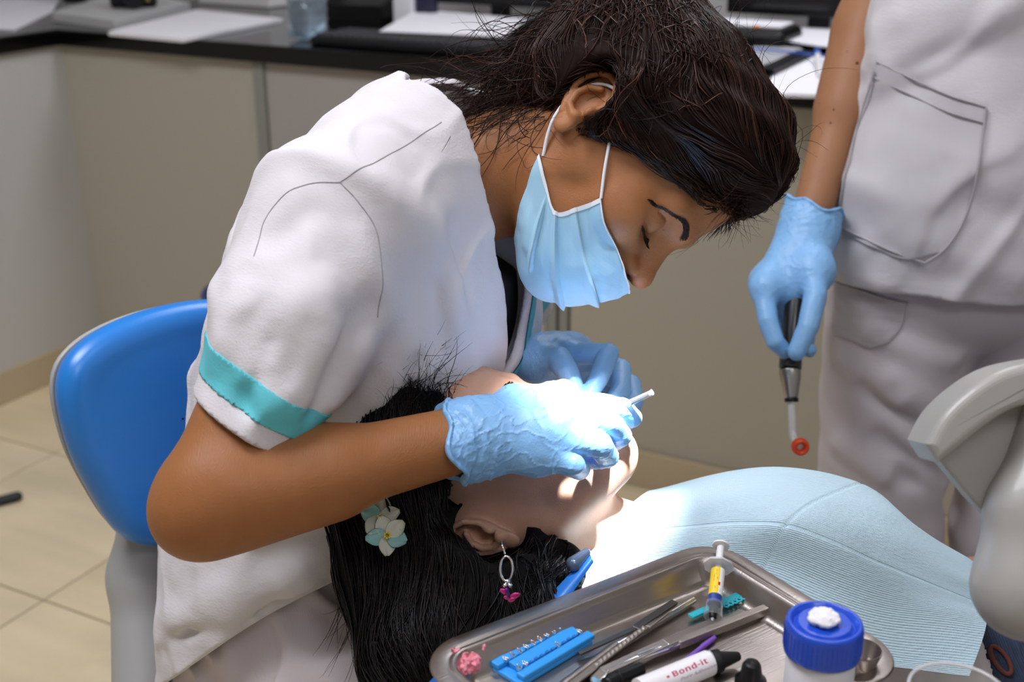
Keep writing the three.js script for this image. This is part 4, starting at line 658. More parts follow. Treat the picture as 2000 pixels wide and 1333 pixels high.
// ================================================================ paper bib over the patient
{
  const row = (v) => v.map(([px, py, y]) => atY(px, py, y));
  const net = [
    row([[1075, 1192, 0.690], [1262, 1215, 0.672], [1440, 1225, 0.672], [1675, 1290, 0.655], [1893, 1322, 0.650]]),
    row([[1120, 1120, 0.704], [1312, 1105, 0.712], [1492, 1108, 0.715], [1700, 1185, 0.692], [1926, 1220, 0.672]]),
    row([[1165, 1052, 0.716], [1368, 1028, 0.738], [1535, 1024, 0.752], [1716, 1098, 0.722], [1908, 1178, 0.676]]),
    row([[1222, 992, 0.722], [1420, 968, 0.756], [1600, 976, 0.758], [1752, 1048, 0.730], [1904, 1135, 0.684]]),
    row([[1275, 958, 0.716], [1478, 917, 0.758], [1684, 945, 0.744], [1786, 1028, 0.716], [1897, 1098, 0.676]])];
  net.push(net[4].map((p) => p.clone().add(V(0, -0.055, -0.045))));
  const fn = (u, v) => { const p = netPoint(net, u, v * 0.999); const crease = (e, w, h) => -h * Math.exp(-e * e / (w * w)); p.y += crease(v - 0.4, 0.006, 0.0022) + crease(u - 0.5, 0.004, 0.0018) + 0.0016 * noise(u * 7, v * 9, 1.7) + 0.0022 * noise(u * 3, v * 4, 4.1); return p; };
  const bib = obj('paper_bib', sheet(fn, 150, 130, 0.0008, [1, 1.2]), phy([0.60, 0.80, 0.89], 0.92, { bumpMap: rep(TX.crepe, 1.5, 1.5), bumpScale: 0.0013, transmission: 0.08 }));
  tag(bib, 'pale blue embossed paper bib spread over the patient chest', 'bib');
  const strap = obj('bib_strap', sheet((u, v) => { const a = at(1048, 1192, 0.962).lerp(at(1152, 1082, 0.985), u), b = at(1092, 1196, 0.955).lerp(at(1158, 1098, 0.98), u); return a.lerp(b, v).addScaledVector(TOV, 0.004 * Math.sin(v * 3.14)); }, 20, 8, 0.0015), phy([0.03, 0.22, 0.75], 0.35));
  tag(strap, 'glossy blue plastic strip between black hair and paper bib', 'bib strap');
  const clip = obj('bib_clip', meshField(union([cone(at(1120, 1102, 0.975), at(1145, 1080, 0.982), 0.0062, 0.0035)], 0.01), ...boxOf([at(1118, 1104, 0.975), at(1142, 1084, 0.982)], 0.015), 0.0014), phy([0.10, 0.14, 0.22], 0.25, { metalness: 0.4 }));
  tag(clip, 'small shiny grey blue clip at the bib corner beside the neck', 'bib clip');
}
// ================================================================ assistant
const AST = {};
{
  const who = thing('person', 'assistant in white tunic and trousers standing behind, blue gloved hand holding a curing light', 'person');
  const lat = V(0.985, 0, -0.17).normalize(), fr = V(0.17, 0, 0.985).normalize().multiplyScalar(-1).negate();
  const C = (y, dx = 0, dz = 0) => V(0.585 + dx, y, -1.475 + dz), K = 1.42;
  const tun = union([flatCone(C(0.80), C(0.90), 0.137, 0.130, lat, K), flatCone(C(0.90), C(1.06), 0.130, 0.106, lat, K), flatCone(C(1.06), C(1.30), 0.106, 0.118, lat, K), ball(C(1.27).add(V(-0.07, 0, 0.07)), 0.075), ball(C(1.27).add(V(0.08, 0, 0.07)), 0.075)], 0.06);
  const fold = (a, b, w, h) => { const c = cone(a, b, 0, 0); return (x, y, z) => { const e = c(x, y, z); return h * Math.exp(-e * e / (w * w)); }; };
  const S = (px, py) => { const o = at(px, py, 1.0), dir = o.clone().sub(camera.position).normalize(); return castField(tun, o, dir, 0, 1.5) ?? at(px, py, 1.4); };
  const folds = [fold(S(1730, 110), S(1960, 20), 0.02, 0.010), fold(S(1720, 60), S(1880, 0), 0.018, 0.008), fold(S(1780, 150), S(1880, 90), 0.02, -0.008), fold(S(1930, 200), S(1990, 330), 0.03, 0.006), fold(S(1650, 520), S(1700, 470), 0.012, 0.005), fold(S(1740, 500), S(1730, 545), 0.012, 0.005), fold(S(1800, 470), S(1990, 540), 0.02, 0.006), fold(S(1700, 130), S(1760, 40), 0.014, 0.008), fold(S(1900, 400), S(1995, 430), 0.02, -0.006)];
  const outer = (x, y, z) => { let w = 0.005 * Math.exp(-Math.pow(noise(x * 8 + 3, y * 7 - x * 4, z * 6) / 0.16, 2)) + 0.004 * noise(x * 9, y * 7, z * 9) + 0.0015 * noise(x * 26, y * 20, z * 26); for (const f of folds) w += f(x, y, z); return tun(x, y, z) - w; };
  const hemY = (x, z) => 0.782 + 0.004 * Math.sin(x * 30);
  const tunic = (x, y, z) => { let d = outer(x, y, z); const c = hemY(x, z) - y; d = smax(d, -smax(d + 0.011, y - hemY(x, z) - 0.03, 0.003), 0.002); return smax(d, c, 0.004); };
  const lo = [0.30, 0.74, -1.72], hi = [0.88, 1.42, -1.24];
  obj('tunic', meshField(tunic, lo, hi, 0.0045, { safe: 2, uv: (x, y, z) => [x - z * 0.5, y] }), M.scrub, who);
  // trousers
  const lc = [C(0.76, -0.088), C(0.76, 0.088)], kn = [C(0.42, -0.095, 0.02), C(0.42, 0.095, 0.02)], ft = [C(0.07, -0.10, -0.01), C(0.07, 0.10, -0.01)];
  const tr0 = union([flatCone(C(0.80), C(0.92), 0.122, 0.110, lat, K), cone(lc[0], kn[0], 0.097, 0.082), cone(lc[1], kn[1], 0.097, 0.082), cone(kn[0], ft[0], 0.082, 0.068), cone(kn[1], ft[1], 0.082, 0.068)], 0.022);
  const tfold = [[1740, 740, 1880, 800], [1690, 760, 1840, 860], [1640, 700, 1760, 780], [1720, 860, 1850, 930], [1640, 870, 1730, 930], [1760, 930, 1860, 990], [1700, 650, 1860, 700]].map(([a, b, c, d], i) => { const s = (x, y) => castField(tr0, at(x, y, 1.0), at(x, y, 1).sub(camera.position).normalize(), 0, 1.5) ?? at(x, y, 1.45); return fold(s(a, b), s(c, d), 0.014, i % 2 ? -0.010 : 0.010); });
  const tr = (x, y, z) => { let w = 0.004 * noise(x * 10, y * 9, z * 10) + 0.0025 * noise(x * 18 + y * 22, y * 14, z * 20); for (const f of tfold) w += f(x, y, z); return Math.max(tr0(x, y, z) - w, 0.05 - y); };
  obj('trousers', meshField(tr, [0.30, 0.03, -1.70], [0.90, 1.0, -1.24], 0.0055, { safe: 2 }), M.trouser, who);
  for (const f of ft) { const g = union([flatCone(V(0, 0.035, -0.02), V(0, 0.03, 0.13), 0.043, 0.036, V(0, 1, 0), 0.8)], 0.01), m = meshField((x, y, z) => Math.max(g(x, y, z), 0.002 - y), [-0.07, 0, -0.08], [0.07, 0.1, 0.2], 0.006); m.translate(f.x, 0, f.z + 0.02); obj('shoe', m, M.white, who); }
  // pockets laid on the cloth
  const lay = (field, quad, th) => { const h = (x, y) => castField(field, at(x, y, 1.0), at(x, y, 1).sub(camera.position).normalize(), 0.0016, 1.5) ?? at(x, y, 1.4); const net = quad.map((r) => r.map(([x, y]) => h(x, y))); return sheet((u, v) => { const p = netPoint(net, u, v); return onField(field, p, 0.0022 + 0.0008 * noise(u * 6, v * 6, 3), 3); }, 48, 48, th); };
  const pk = obj('pocket', lay(outer, [[[1712, 120], [1780, 152], [1850, 184], [1926, 208]], [[1676, 240], [1755, 275], [1835, 300], [1912, 320]], [[1648, 350], [1730, 385], [1810, 405], [1885, 425]], [[1630, 445], [1700, 480], [1765, 505], [1842, 490]]], 0.0016), M.scrub, who);
  const line = (field, pts, r = 0.0012, off = 0.0042) => { const h = pts.map(([x, y]) => castField(field, at(x, y, 1.0), at(x, y, 1).sub(camera.position).normalize(), off, 1.5) ?? at(x, y, 1.4)); return tube(h, r, 5, 60); };
  obj('hem_stitch', [line(outer, [[1703, 150], [1780, 186], [1850, 218], [1922, 240]]), line(outer, [[1712, 121], [1780, 153], [1850, 185], [1926, 209]]), line(outer, [[1926, 209], [1912, 320], [1885, 425], [1842, 490], [1806, 514]]), line(outer, [[1806, 514], [1740, 490], [1680, 462], [1634, 440]]), line(outer, [[1634, 440], [1648, 350], [1676, 240], [1708, 140]])], M.scrub, pk);
  obj('pocket', lay(tr, [[[1632, 550], [1680, 566], [1730, 582], [1770, 592]], [[1630, 580], [1675, 598], [1722, 615], [1764, 625]], [[1628, 615], [1668, 632], [1705, 652], [1755, 645]], [[1628, 650], [1665, 664], [1700, 678], [1735, 668]]], 0.0016), M.trouser, who);
  // body: arm, forearm
  const SH = at(1800, -230, 1.47), EL = at(1700, 40, 1.485), WR = at(1583, 425, 1.445);
  const tone = skinTone([0.36, 0.165, 0.078], 0, 0.05);
  const armF = union([cone(SH, EL, 0.042, 0.037), cone(EL, WR, 0.0365, 0.0225), cone(EL.clone().lerp(WR, 0.1), EL.clone().lerp(WR, 0.45), 0.037, 0.031), flatCone(C(0.9), C(1.3), 0.09, 0.09, lat, 1.35), cone(C(1.30, 0.16), C(1.02, 0.22), 0.042, 0.037), cone(C(1.02, 0.22), C(0.80, 0.24, 0.03), 0.035, 0.024)], 0.02);
  const neck = C(1.40), hd = new THREE.Matrix4().makeBasis(V(-0.25, -0.2, 0.95).normalize(), V(0, 1, 0), V(-0.95, 0, -0.25).normalize()).setPosition(C(1.56, 0, 0.02));
  const headF = headField(V(-0.02, -0.2, 0)), gHead = meshField(headF, [-0.13, -0.22, -0.1], [0.14, 0.14, 0.1], 0.005, { color: tone }); gHead.applyMatrix4(hd);
  const gb = meshField(armF, [0.26, 0.70, -1.66], [0.90, 1.45, -1.30], 0.0042, { color: tone });
  obj('body', merge([gb, gHead]), M.skin, who);
  { const spots = []; for (const [x, y, s] of [[1674, 123, 1], [1628, 214, 0.6], [1600, 202, 0.45], [1622, 240, 0.6], [1603, 412, 0.8], [1655, 100, 0.4]]) { const q = castField(armF, at(x, y, 1.2), at(x, y, 1).sub(camera.position).normalize(), 0, 0.6); if (q) spots.push(moveG(new THREE.SphereGeometry(0.0019 * s, 8, 6), q.x, q.y, q.z)); } const m = obj('moles', spots, std([0.10, 0.035, 0.02], 0.6), who); m.userData.kind = 'stuff'; }
  const hc = (x, y, z) => [0.03, 0.018, 0.01]; const capG = meshField((x, y, z) => smax(headF(x, y, z) - 0.014, (0.04 + 0.7 * (x - 0.03) - y) * 0.8, 0.01), [-0.16, -0.06, -0.12], [0.15, 0.17, 0.12], 0.006, { color: hc }); capG.applyMatrix4(hd); obj('hair', capG, M.hair, who);
  // gloved hand on the curing light
  const A = at, f = [
    { p: [A(1492, 570, 1.405), A(1500, 628, 1.385), A(1514, 668, 1.378), A(1534, 688, 1.385)], k: 1.05 },
    { p: [A(1490, 555, 1.435), A(1502, 630, 1.425), A(1535, 672, 1.42), A(1580, 684, 1.405)], k: 1.05 },
    { p: [A(1500, 545, 1.465), A(1510, 620, 1.46), A(1545, 655, 1.45), A(1578, 664, 1.432)] },
    { p: [A(1515, 535, 1.49), A(1525, 600, 1.485), A(1556, 632, 1.475), A(1585, 640, 1.46)], k: 0.9 },
    { p: [A(1592, 510, 1.405), A(1592, 580, 1.378), A(1578, 640, 1.368), A(1556, 688, 1.366)], k: 1.22 }];
  const wrist = A(1580, 448, 1.442), hand = handField({ wrist, wr: 0.029, fr: 0.0105, palm: [[A(1498, 562, 1.408), 0.0165, 0.95], [A(1500, 552, 1.435), 0.0165], [A(1510, 545, 1.46), 0.016], [A(1525, 535, 1.485), 0.015], [A(1588, 530, 1.405), 0.020, 0.9], [A(1550, 560, 1.42), 0.024, 0.9]], fingers: f });
  const bx = boxOf([wrist, ...f.flatMap((q) => q.p)], 0.055);
  obj('glove', gloveMesh(hand, wrist, EL.clone().sub(WR).normalize(), 0.03, 0.030, 0.034, bx[0], bx[1], 0.75, 0.002), M.glove, who);
  // ---- curing light
  const a0 = A(1556, 560, 1.41), a1 = A(1546, 640, 1.398), a2 = A(1543, 722, 1.39), a3 = A(1546, 782, 1.385), a4 = A(1549, 850, 1.38), a5 = A(1556, 868, 1.372), a6 = A(1563, 873, 1.360);
  const cl = thing('curing_light', 'black and silver curing light with orange tip shield pointing down in gloved hand', 'curing light');
  const L1 = a0.distanceTo(a2);
  obj('handle', axial([[0, 0], [0.010, 0.001], [0.0115, 0.01], [0.0122, L1 * 0.5], [0.0128, L1 - 0.003], [0.0126, L1], [0, L1]], a0, a2), phy([0.012, 0.012, 0.013], 0.3, { clearcoat: 0.4 }), cl);
  const L2 = a2.distanceTo(a3);
  obj('nose_cone', axial([[0.0118, 0], [0.0122, 0.001], [0.0118, L2 * 0.3], [0.0075, L2 * 0.9], [0.0070, L2], [0, L2]], a2, a3), std([0.42, 0.40, 0.38], 0.32, { metalness: 1 }), cl);
  obj('collar', axial([[0.0055, 0], [0.0078, 0], [0.0078, 0.004], [0.0055, 0.004]], a3.clone().lerp(a2, 0.06), a3.clone().lerp(a4, 0.2)), M.black, cl);
  obj('light_guide', tube([a3, a3.clone().lerp(a4, 0.5), a4, a5, a6], 0.0046, 14, 40), phy([0.80, 0.80, 0.78], 0.18, { transmission: 0.35 }), cl);
  const fwd = camera.position.clone().sub(a6).normalize().add(V(0.25, -0.3, 0)).normalize(), ring = new THREE.TorusGeometry(0.0068, 0.0034, 12, 28); ring.scale(1, 1, 1.6); ring.applyQuaternion(new THREE.Quaternion().setFromUnitVectors(V(0, 0, 1), fwd)); ring.translate(a6.x, a6.y, a6.z);
  obj('tip_shield', ring, phy([0.85, 0.07, 0.015], 0.3, { clearcoat: 0.3 }), cl).userData.label = 'orange ring shield';
}
// ================================================================ dentist's stool
{
  const st = thing('dentist_stool', 'blue padded saddle stool with backrest and grey support under the dentist', 'stool');
  const n = V(0.74, 0.10, 0.66).normalize(), hx = V(0, 1, 0).cross(n).normalize(), vy = n.clone().cross(hx), O = V(-0.405, 0.76, -1.06);
  const onPlane = (px, py) => { const d = at(px, py, 1).sub(camera.position), t = O.clone().sub(camera.position).dot(n) / d.dot(n), p = camera.position.clone().addScaledVector(d, t).sub(O); return new THREE.Vector2(p.dot(hx), p.dot(vy)); };
  const out = [[104, 762], [116, 712], [150, 672], [205, 637], [300, 602], [415, 584], [520, 600], [590, 650], [600, 740], [570, 850], [500, 960], [400, 1040], [325, 1062], [270, 1062], [225, 1040], [170, 962], [125, 870]].map(([x, y]) => onPlane(x, y));
  const curve = { getPoints: (m) => new THREE.CatmullRomCurve3(out.map((p) => V(p.x, p.y, 0)), true).getSpacedPoints(m).map((p) => new THREE.Vector2(p.x, p.y)) }, c2 = out.reduce((a, b) => a.clone().add(b), new THREE.Vector2()).divideScalar(out.length);
  const pad = (grow, prof) => {                                            // prof: [outline scale, offset in metres from the outline, height]
    const ol = curve.getPoints(110).slice(0, -1), n0 = ol.length, P = [], I = [];
    const nor2 = ol.map((p, i) => { const a = ol[(i + n0 - 1) % n0], b = ol[(i + 1) % n0]; return new THREE.Vector2(b.y - a.y, a.x - b.x).normalize(); }), sg = nor2[0].dot(ol[0].clone().sub(c2)) > 0 ? 1 : -1;
    for (const [s, o, z] of prof) ol.forEach((p, i) => { const q = p.clone().addScaledVector(nor2[i], sg * (grow - o)).sub(c2).multiplyScalar(s).add(c2), x = q.x - c2.x, w = V(0, 0, 0).copy(O).addScaledVector(hx, q.x).addScaledVector(vy, q.y).addScaledVector(n, z + x * x * 0.55); P.push(w.x, w.y, w.z); });
    for (let k2 = 0; k2 + 1 < prof.length; k2++) for (let i = 0; i < n0; i++) { const a = k2 * n0 + i, b = k2 * n0 + (i + 1) % n0; I.push(a, b, a + n0, b, b + n0, a + n0); }
    return geoOf(P, null, null, I);
  };
  const padProf = [[0.02, 0.012, -0.018], [0.5, 0.012, -0.018], [1, 0.010, -0.018]]; for (let i = 0; i <= 10; i++) { const a = -Math.PI / 2 + i / 10 * Math.PI; padProf.push([1, 0.018 * (1 - Math.cos(a)) , 0.000 + 0.018 * Math.sin(a)]); } padProf.push([0.95, 0.018, 0.0184], [0.89, 0.018, 0.0172], [0.8, 0.018, 0.0165], [0.5, 0.018, 0.016], [0.2, 0.018, 0.016], [0.01, 0.018, 0.016]);
  const shellProf = [[0.01, 0.0, -0.030], [0.6, 0.0, -0.030], [1, 0.004, -0.029], [1, 0.0, -0.026], [1, -0.001, -0.022], [1, 0.001, -0.019], [0.6, 0.004, -0.019], [0.01, 0.004, -0.019]];
  obj('backrest', pad(0, padProf), M.blueVinyl, st);
  obj('back_shell', pad(-0.006, shellProf), M.greyPlastic, st).userData.label = 'grey rear shell';
  const b0 = at(300, 930, 1.285), b1 = at(272, 1120, 1.275), b2 = at(285, 1400, 1.24), br = (x, y, z) => Math.max(union([flatCone(b0, b1, 0.030, 0.028, V(0, 0, 1), 1.3), flatCone(b1, b2, 0.028, 0.032, V(0, 0, 1), 1.3)], 0.02)(x, y, z), -1);
  const bb = boxOf([b0, b2], 0.06); obj('support_arm', meshField(br, bb[0], bb[1], 0.004), M.greyPlastic, st);
  const sx = -0.165, sz = -1.07, sy = 0.505;
  const seat = lathe([[0, 0], [0.15, 0], [0.172, 0.008], [0.18, 0.025], [0.176, 0.045], [0.155, 0.058], [0.10, 0.055], [0, 0.05]], 48); seat.translate(sx, sy - 0.06, sz); obj('seat', seat, M.blueVinyl, st);
  obj('column', barBetween(V(sx, 0.08, sz), V(sx, sy - 0.06, sz), 0.025, 0.025, 20), M.chrome, st);
  for (let i = 0; i < 5; i++) { const a = i * 1.2566 + 0.3, e = V(sx + Math.cos(a) * 0.26, 0.065, sz + Math.sin(a) * 0.26); obj('base_leg', barBetween(V(sx, 0.09, sz), e, 0.024, 0.014, 12), M.greyPlastic, st); const w = new THREE.TorusGeometry(0.018, 0.009, 8, 18); w.rotateY(a); w.translate(e.x, 0.027, e.z); obj('caster', [w, barBetween(e, V(e.x, 0.03, e.z), 0.006, 0.006, 8)], M.black, st); }
}
// ================================================================ dental chair under the patient
{
  const ch = thing('dental_chair', 'blue upholstered dental chair carrying the reclined patient', 'dental chair');
  const slab = (pts, w, z, m, name) => { const s = new THREE.Shape(pts.map(([x, y]) => new THREE.Vector2(x, y))), g = new THREE.ExtrudeGeometry(s, { depth: w - 0.04, bevelEnabled: true, bevelSize: 0.015, bevelThickness: 0.02, bevelSegments: 4, bevelOffset: -0.015 }); g.translate(0, 0, z - (w - 0.04) / 2); return obj(name, g, m, ch); };
  slab([[0.06, 0.535], [0.30, 0.515], [0.56, 0.475], [0.56, 0.40], [0.30, 0.44], [0.06, 0.47]], 0.46, -0.93, M.blueVinyl, 'backrest');
  slab([[0.575, 0.475], [0.95, 0.565], [1.32, 0.40], [1.32, 0.33], [0.95, 0.49], [0.575, 0.40]], 0.46, -0.90, M.blueVinyl, 'leg_rest');
  slab([[-0.10, 0.60], [0.045, 0.575], [0.045, 0.53], [-0.10, 0.55]], 0.17, -0.985, M.blueVinyl, 'headrest');
  obj('headrest_bar', barBetween(V(-0.03, 0.55, -0.985), V(0.12, 0.47, -0.95), 0.012, 0.012, 12), M.chrome, ch);
  obj('pedestal', [rbox(0.30, 0.32, 0.20, 0.04, 0.62, 0.24, -0.92, 4), rbox(0.70, 0.07, 0.38, 0.03, 0.66, 0.035, -0.92, 4)], M.paleGrey, ch);
}
// ================================================================ dental lamp above (out of the picture; its beam is on the glove)
{
  const L = V(0.30, 1.82, -0.70), T = at(1158, 868, 1.02), dir = T.clone().sub(L).normalize();
  const lp = thing('dental_lamp', 'white overhead dental lamp shining on the patient mouth', 'dental lamp');
  obj('lamp_head', axial([[0, -0.09], [0.05, -0.085], [0.085, -0.04], [0.095, 0], [0.088, 0.004], [0.080, -0.004]], L, T, 40), M.white, lp);
  obj('lens', axial([[0, 0.0], [0.078, 0.0], [0.078, 0.003], [0, 0.004]], L.clone().addScaledVector(dir, -0.008), T, 40), std([0.9, 0.9, 0.9], 0.4, { emissive: new THREE.Color(LIGHT.lampColor), emissiveIntensity: 6 }), lp);
  obj('lamp_arm', tube([L.clone().addScaledVector(dir, -0.085), L.clone().add(V(0.08, 0.18, 0.0)), V(0.55, 2.15, -0.75), V(0.75, 2.5, -0.8), V(0.80, 2.7, -0.8)], 0.018, 12), M.white, lp);
  const sp = new THREE.SpotLight(LIGHT.lampColor, LIGHT.lamp, 0, 0.074, 0.65); sp.position.copy(L.clone().addScaledVector(dir, 0.012)); sp.target.position.copy(T); sp.castShadow = true; sp.shadow.radius = 1.6; sp.shadow.mapSize.set(2048, 2048); sp.name = 'lamp_light'; lp.add(sp); scene.add(sp.target); sp.target.name = 'lamp_aim';
}
// ================================================================ grey moulded arm of the dental unit, right edge
let UNIT;
{
  const un = UNIT = thing('dental_unit_arm', 'pale grey moulded plastic dental unit arm and handle at the right edge', 'dental unit');
  const D = 0.80, B = new THREE.Matrix4().makeBasis(RIGHT, UPV, TOV).setPosition(at(1900, 950, D)), sc = D / FPX, to = ([x, y]) => new THREE.Vector2((x - 1900) * sc, (950 - y) * sc);
  const ext = (pix, depth, bevel, z) => { const c = new THREE.SplineCurve(pix.map(to)), s = new THREE.Shape(pix.length > 12 ? c.getPoints(80) : pix.map(to)), g = new THREE.ExtrudeGeometry(s, { depth, bevelEnabled: true, bevelSize: bevel, bevelThickness: bevel, bevelSegments: 5, bevelOffset: -bevel }); g.translate(0, 0, z - depth / 2); g.applyMatrix4(B); return g; };
  const arc = (pts, n) => new THREE.SplineCurve(pts.map((p) => new THREE.Vector2(...p))).getPoints(n).map((p) => [p.x, p.y]);
  const outer = arc([[1785, 862], [1812, 812], [1850, 772], [1905, 733], [1960, 712], [2060, 695]], 24), inner = arc([[2060, 782], [1975, 788], [1935, 802], [1890, 832], [1850, 864], [1808, 898]], 24);
  obj('handle', ext([...outer, ...inner], 0.034, 0.006, 0.004), M.paleGrey, un);
  obj('web_panel', ext([[1818, 878], [1862, 838], [1945, 786], [2060, 770], [2060, 1060], [1958, 1040], [1926, 1004], [1895, 972]], 0.012, 0.003, -0.010), M.paleGrey, un);
  const P3 = (x, y, z) => V((x - 1900) * sc, (950 - y) * sc, z).applyMatrix4(B), bl = union([cone(P3(2040, 800, 0.0), P3(2000, 1000, 0.006), 0.014, 0.023), cone(P3(2000, 1000, 0.006), P3(1993, 1140, 0.010), 0.023, 0.030), cone(P3(1993, 1140, 0.010), P3(2110, 1120, 0.0), 0.030, 0.045)], 0.02);
  const bx = boxOf([P3(2035, 830, 0), P3(1985, 1140, 0), P3(2120, 1130, 0)], 0.06); obj('arm', meshField(bl, bx[0], bx[1], 0.003), M.paleGrey, un);
  obj('stem', barBetween(P3(2110, 1100, -0.01), P3(2600, 1000, -0.15), 0.03, 0.03, 20), M.paleGrey, un);
  obj('post', [barBetween(V(0.76, 0.02, -0.62), V(0.76, 0.85, -0.62), 0.028, 0.028, 20), moveG(new THREE.CylinderGeometry(0.2, 0.22, 0.04, 32), 0.76, 0.02, -0.62), barBetween(V(0.76, 0.80, -0.62), P3(2600, 1000, -0.15), 0.026, 0.026, 16)], M.paleGrey, un);
}
// ================================================================ waste bin, black rod
{
  const bn = thing('waste_bin', 'dark waste bin with blue rim behind the blue backrest', 'bin', [-0.50, 0, -2.42]);
  obj('body', lathe([[0, 0.005], [0.10, 0.005], [0.105, 0.01], [0.138, 0.43], [0.134, 0.43], [0.10, 0.015], [0, 0.012]], 40), std([0.10, 0.11, 0.13], 0.6), bn);
  const r = new THREE.TorusGeometry(0.138, 0.005, 10, 48); r.rotateX(Math.PI / 2); r.translate(0, 0.432, 0); obj('rim', r, std([0.02, 0.035, 0.16], 0.45), bn);
  const a = atY(34, 970, 0.011), b = atY(-120, 1010, 0.011); const rd = obj('floor_rod', meshField(union([cone(a, b, 0.0105, 0.0105)], 0.01), ...boxOf([a, b], 0.02), 0.003), std([0.012, 0.012, 0.013], 0.5)); tag(rd, 'black rod with rounded end lying on the floor tiles at left edge', 'rod');
}
// ================================================================ on the worktop
{
  const Y = CT, top = (l) => l.map(([x, y]) => { const p = atY(x, y, Y); return [p.x, p.z]; });
  const slabAt = (name, pix, h, m, label, cat, lift = 0, group) => { const g = prism(top(pix), h, Math.min(0.0015, h / 3)); g.translate(0, Y + lift + 0.0003, 0); return tag(obj(name, g, m), label, cat, group); };
  slabAt('paper_stack', [[-60, 2], [118, 2], [102, 27], [30, 62], [-60, 56]], 0.006, M.paper, 'white papers at the far left corner of the worktop', 'papers');
  slabAt('laptop', [[104, 42], [224, 60], [372, 22], [250, -4]], 0.024, std([0.55, 0.55, 0.54], 0.4), 'closed silver grey laptop with black things on top', 'laptop');
  slabAt('paper_stack', [[212, 70], [358, 84], [553, 44], [384, 26]], 0.010, M.paper, 'white sheets between laptop and water bottle', 'papers');
  const base = (px, py, lift = 0) => { const p = atY(px, py, Y + lift); return [p.x, Y + lift + 0.0005, p.z]; };
  { const t = thing('camera', 'black camera lying on the closed laptop', 'camera', base(262, 14, 0.024), 0.3); obj('camera_body', [rbox(0.12, 0.075, 0.05, 0.012, 0, 0.0375, 0, 3), rbox(0.045, 0.03, 0.045, 0.01, 0, 0.085, 0, 3)], M.blackMatte, t); obj('lens', [moveG(new THREE.CylinderGeometry(0.032, 0.034, 0.06, 28), 0, 0.0375, 0.05, Math.PI / 2), moveG(new THREE.TorusGeometry(0.030, 0.003, 8, 28), 0, 0.0375, 0.08)], M.black, t); obj('gold_glint', moveG(new THREE.SphereGeometry(0.006, 10, 8), 0.035, 0.02, 0.027), std([0.7, 0.5, 0.15], 0.3, { metalness: 1 }), t); }  // small gold bead stands in for a glint on the black body
  { const t = thing('black_cup', 'black cup at the left end of the laptop', 'cup', base(147, 6, 0.006)); obj('cup_body', lathe([[0, 0.002], [0.030, 0.002], [0.036, 0.01], [0.040, 0.10], [0.037, 0.10], [0.033, 0.012], [0, 0.008]], 32), M.black, t); }
  { const p = base(470, 10), t = thing('white_box', 'white carton standing behind the papers on the worktop', 'box', p, ROOM_TURN - 0.05); obj('carton', rbox(0.27, 0.16, 0.16, 0.004, 0, 0.08, -0.05), M.white, t); obj('lid_flap', rbox(0.272, 0.002, 0.162, 0.001, 0, 0.1612, -0.05), M.white, t); }
  { const t = thing('water_bottle', 'clear plastic water bottle on the black worktop', 'bottle', base(603, 78)); const R = 0.046, prof = [[0, 0.004], [R * 0.55, 0], [R * 0.95, 0.006], [R, 0.02]]; for (let i = 0; i < 9; i++) prof.push([R, 0.03 + i * 0.02], [R * 0.94, 0.037 + i * 0.02], [R, 0.044 + i * 0.02]); prof.push([R, 0.215], [R * 0.7, 0.265], [R * 0.32, 0.295], [R * 0.3, 0.315]); obj('bottle_shell', lathe(prof, 40), phy([0.86, 0.93, 0.97], 0.06, { transmission: 0.9, thickness: 0, ior: 1.4 }), t); obj('cap', lathe([[0, 0.335], [R * 0.36, 0.335], [R * 0.36, 0.312], [0, 0.312]], 24), std([0.03, 0.12, 0.6], 0.4), t); obj('water', lathe([[0, 0.006], [R * 0.5, 0.003], [R * 0.9, 0.01], [R * 0.92, 0.09], [0, 0.09]], 40), phy([0.85, 0.93, 1], 0.02, { transmission: 0.95, thickness: 0.02, ior: 1.33, attenuationColor: lin(0.6, 0.8, 1), attenuationDistance: 0.3 }), t); obj('label', lathe([[R * 1.005, 0.12], [R * 1.005, 0.19]], 40), phy([0.7, 0.8, 0.9], 0.5, { transmission: 0.6 }), t); }
  { // keyboard
    const a = atY(604, 88, Y), b = atY(1010, 118, Y), dir = b.clone().sub(a), w = 0.45, turn = Math.atan2(-dir.z, dir.x), t = thing('keyboard', 'black computer keyboard on the worktop behind the dentist', 'keyboard', [a.x, Y, a.z], turn);
    obj('keyboard_base', rbox(w, 0.018, 0.16, 0.006, w / 2, 0.0095, -0.08), M.blackMatte, t); const kg = rbox(0.0165, 0.008, 0.0165, 0.003, 0, 0, 0, 1), km = std([0.03, 0.03, 0.034], 0.55);
    for (let r = 0; r < 6; r++) for (let c = 0; c < 22; c++) { const k = obj('key', kg, km, t); k.position.set(0.018 + c * 0.0195 + (r % 2) * 0.004, 0.021, -0.018 - r * 0.0225); }
    slabAt('paper_sheet', [[742, 86], [986, 97], [1030, 60], [835, 42], [805, 46]], 0.002, M.paper, 'white sheet lying across the black keyboard', 'paper', 0.0262); }
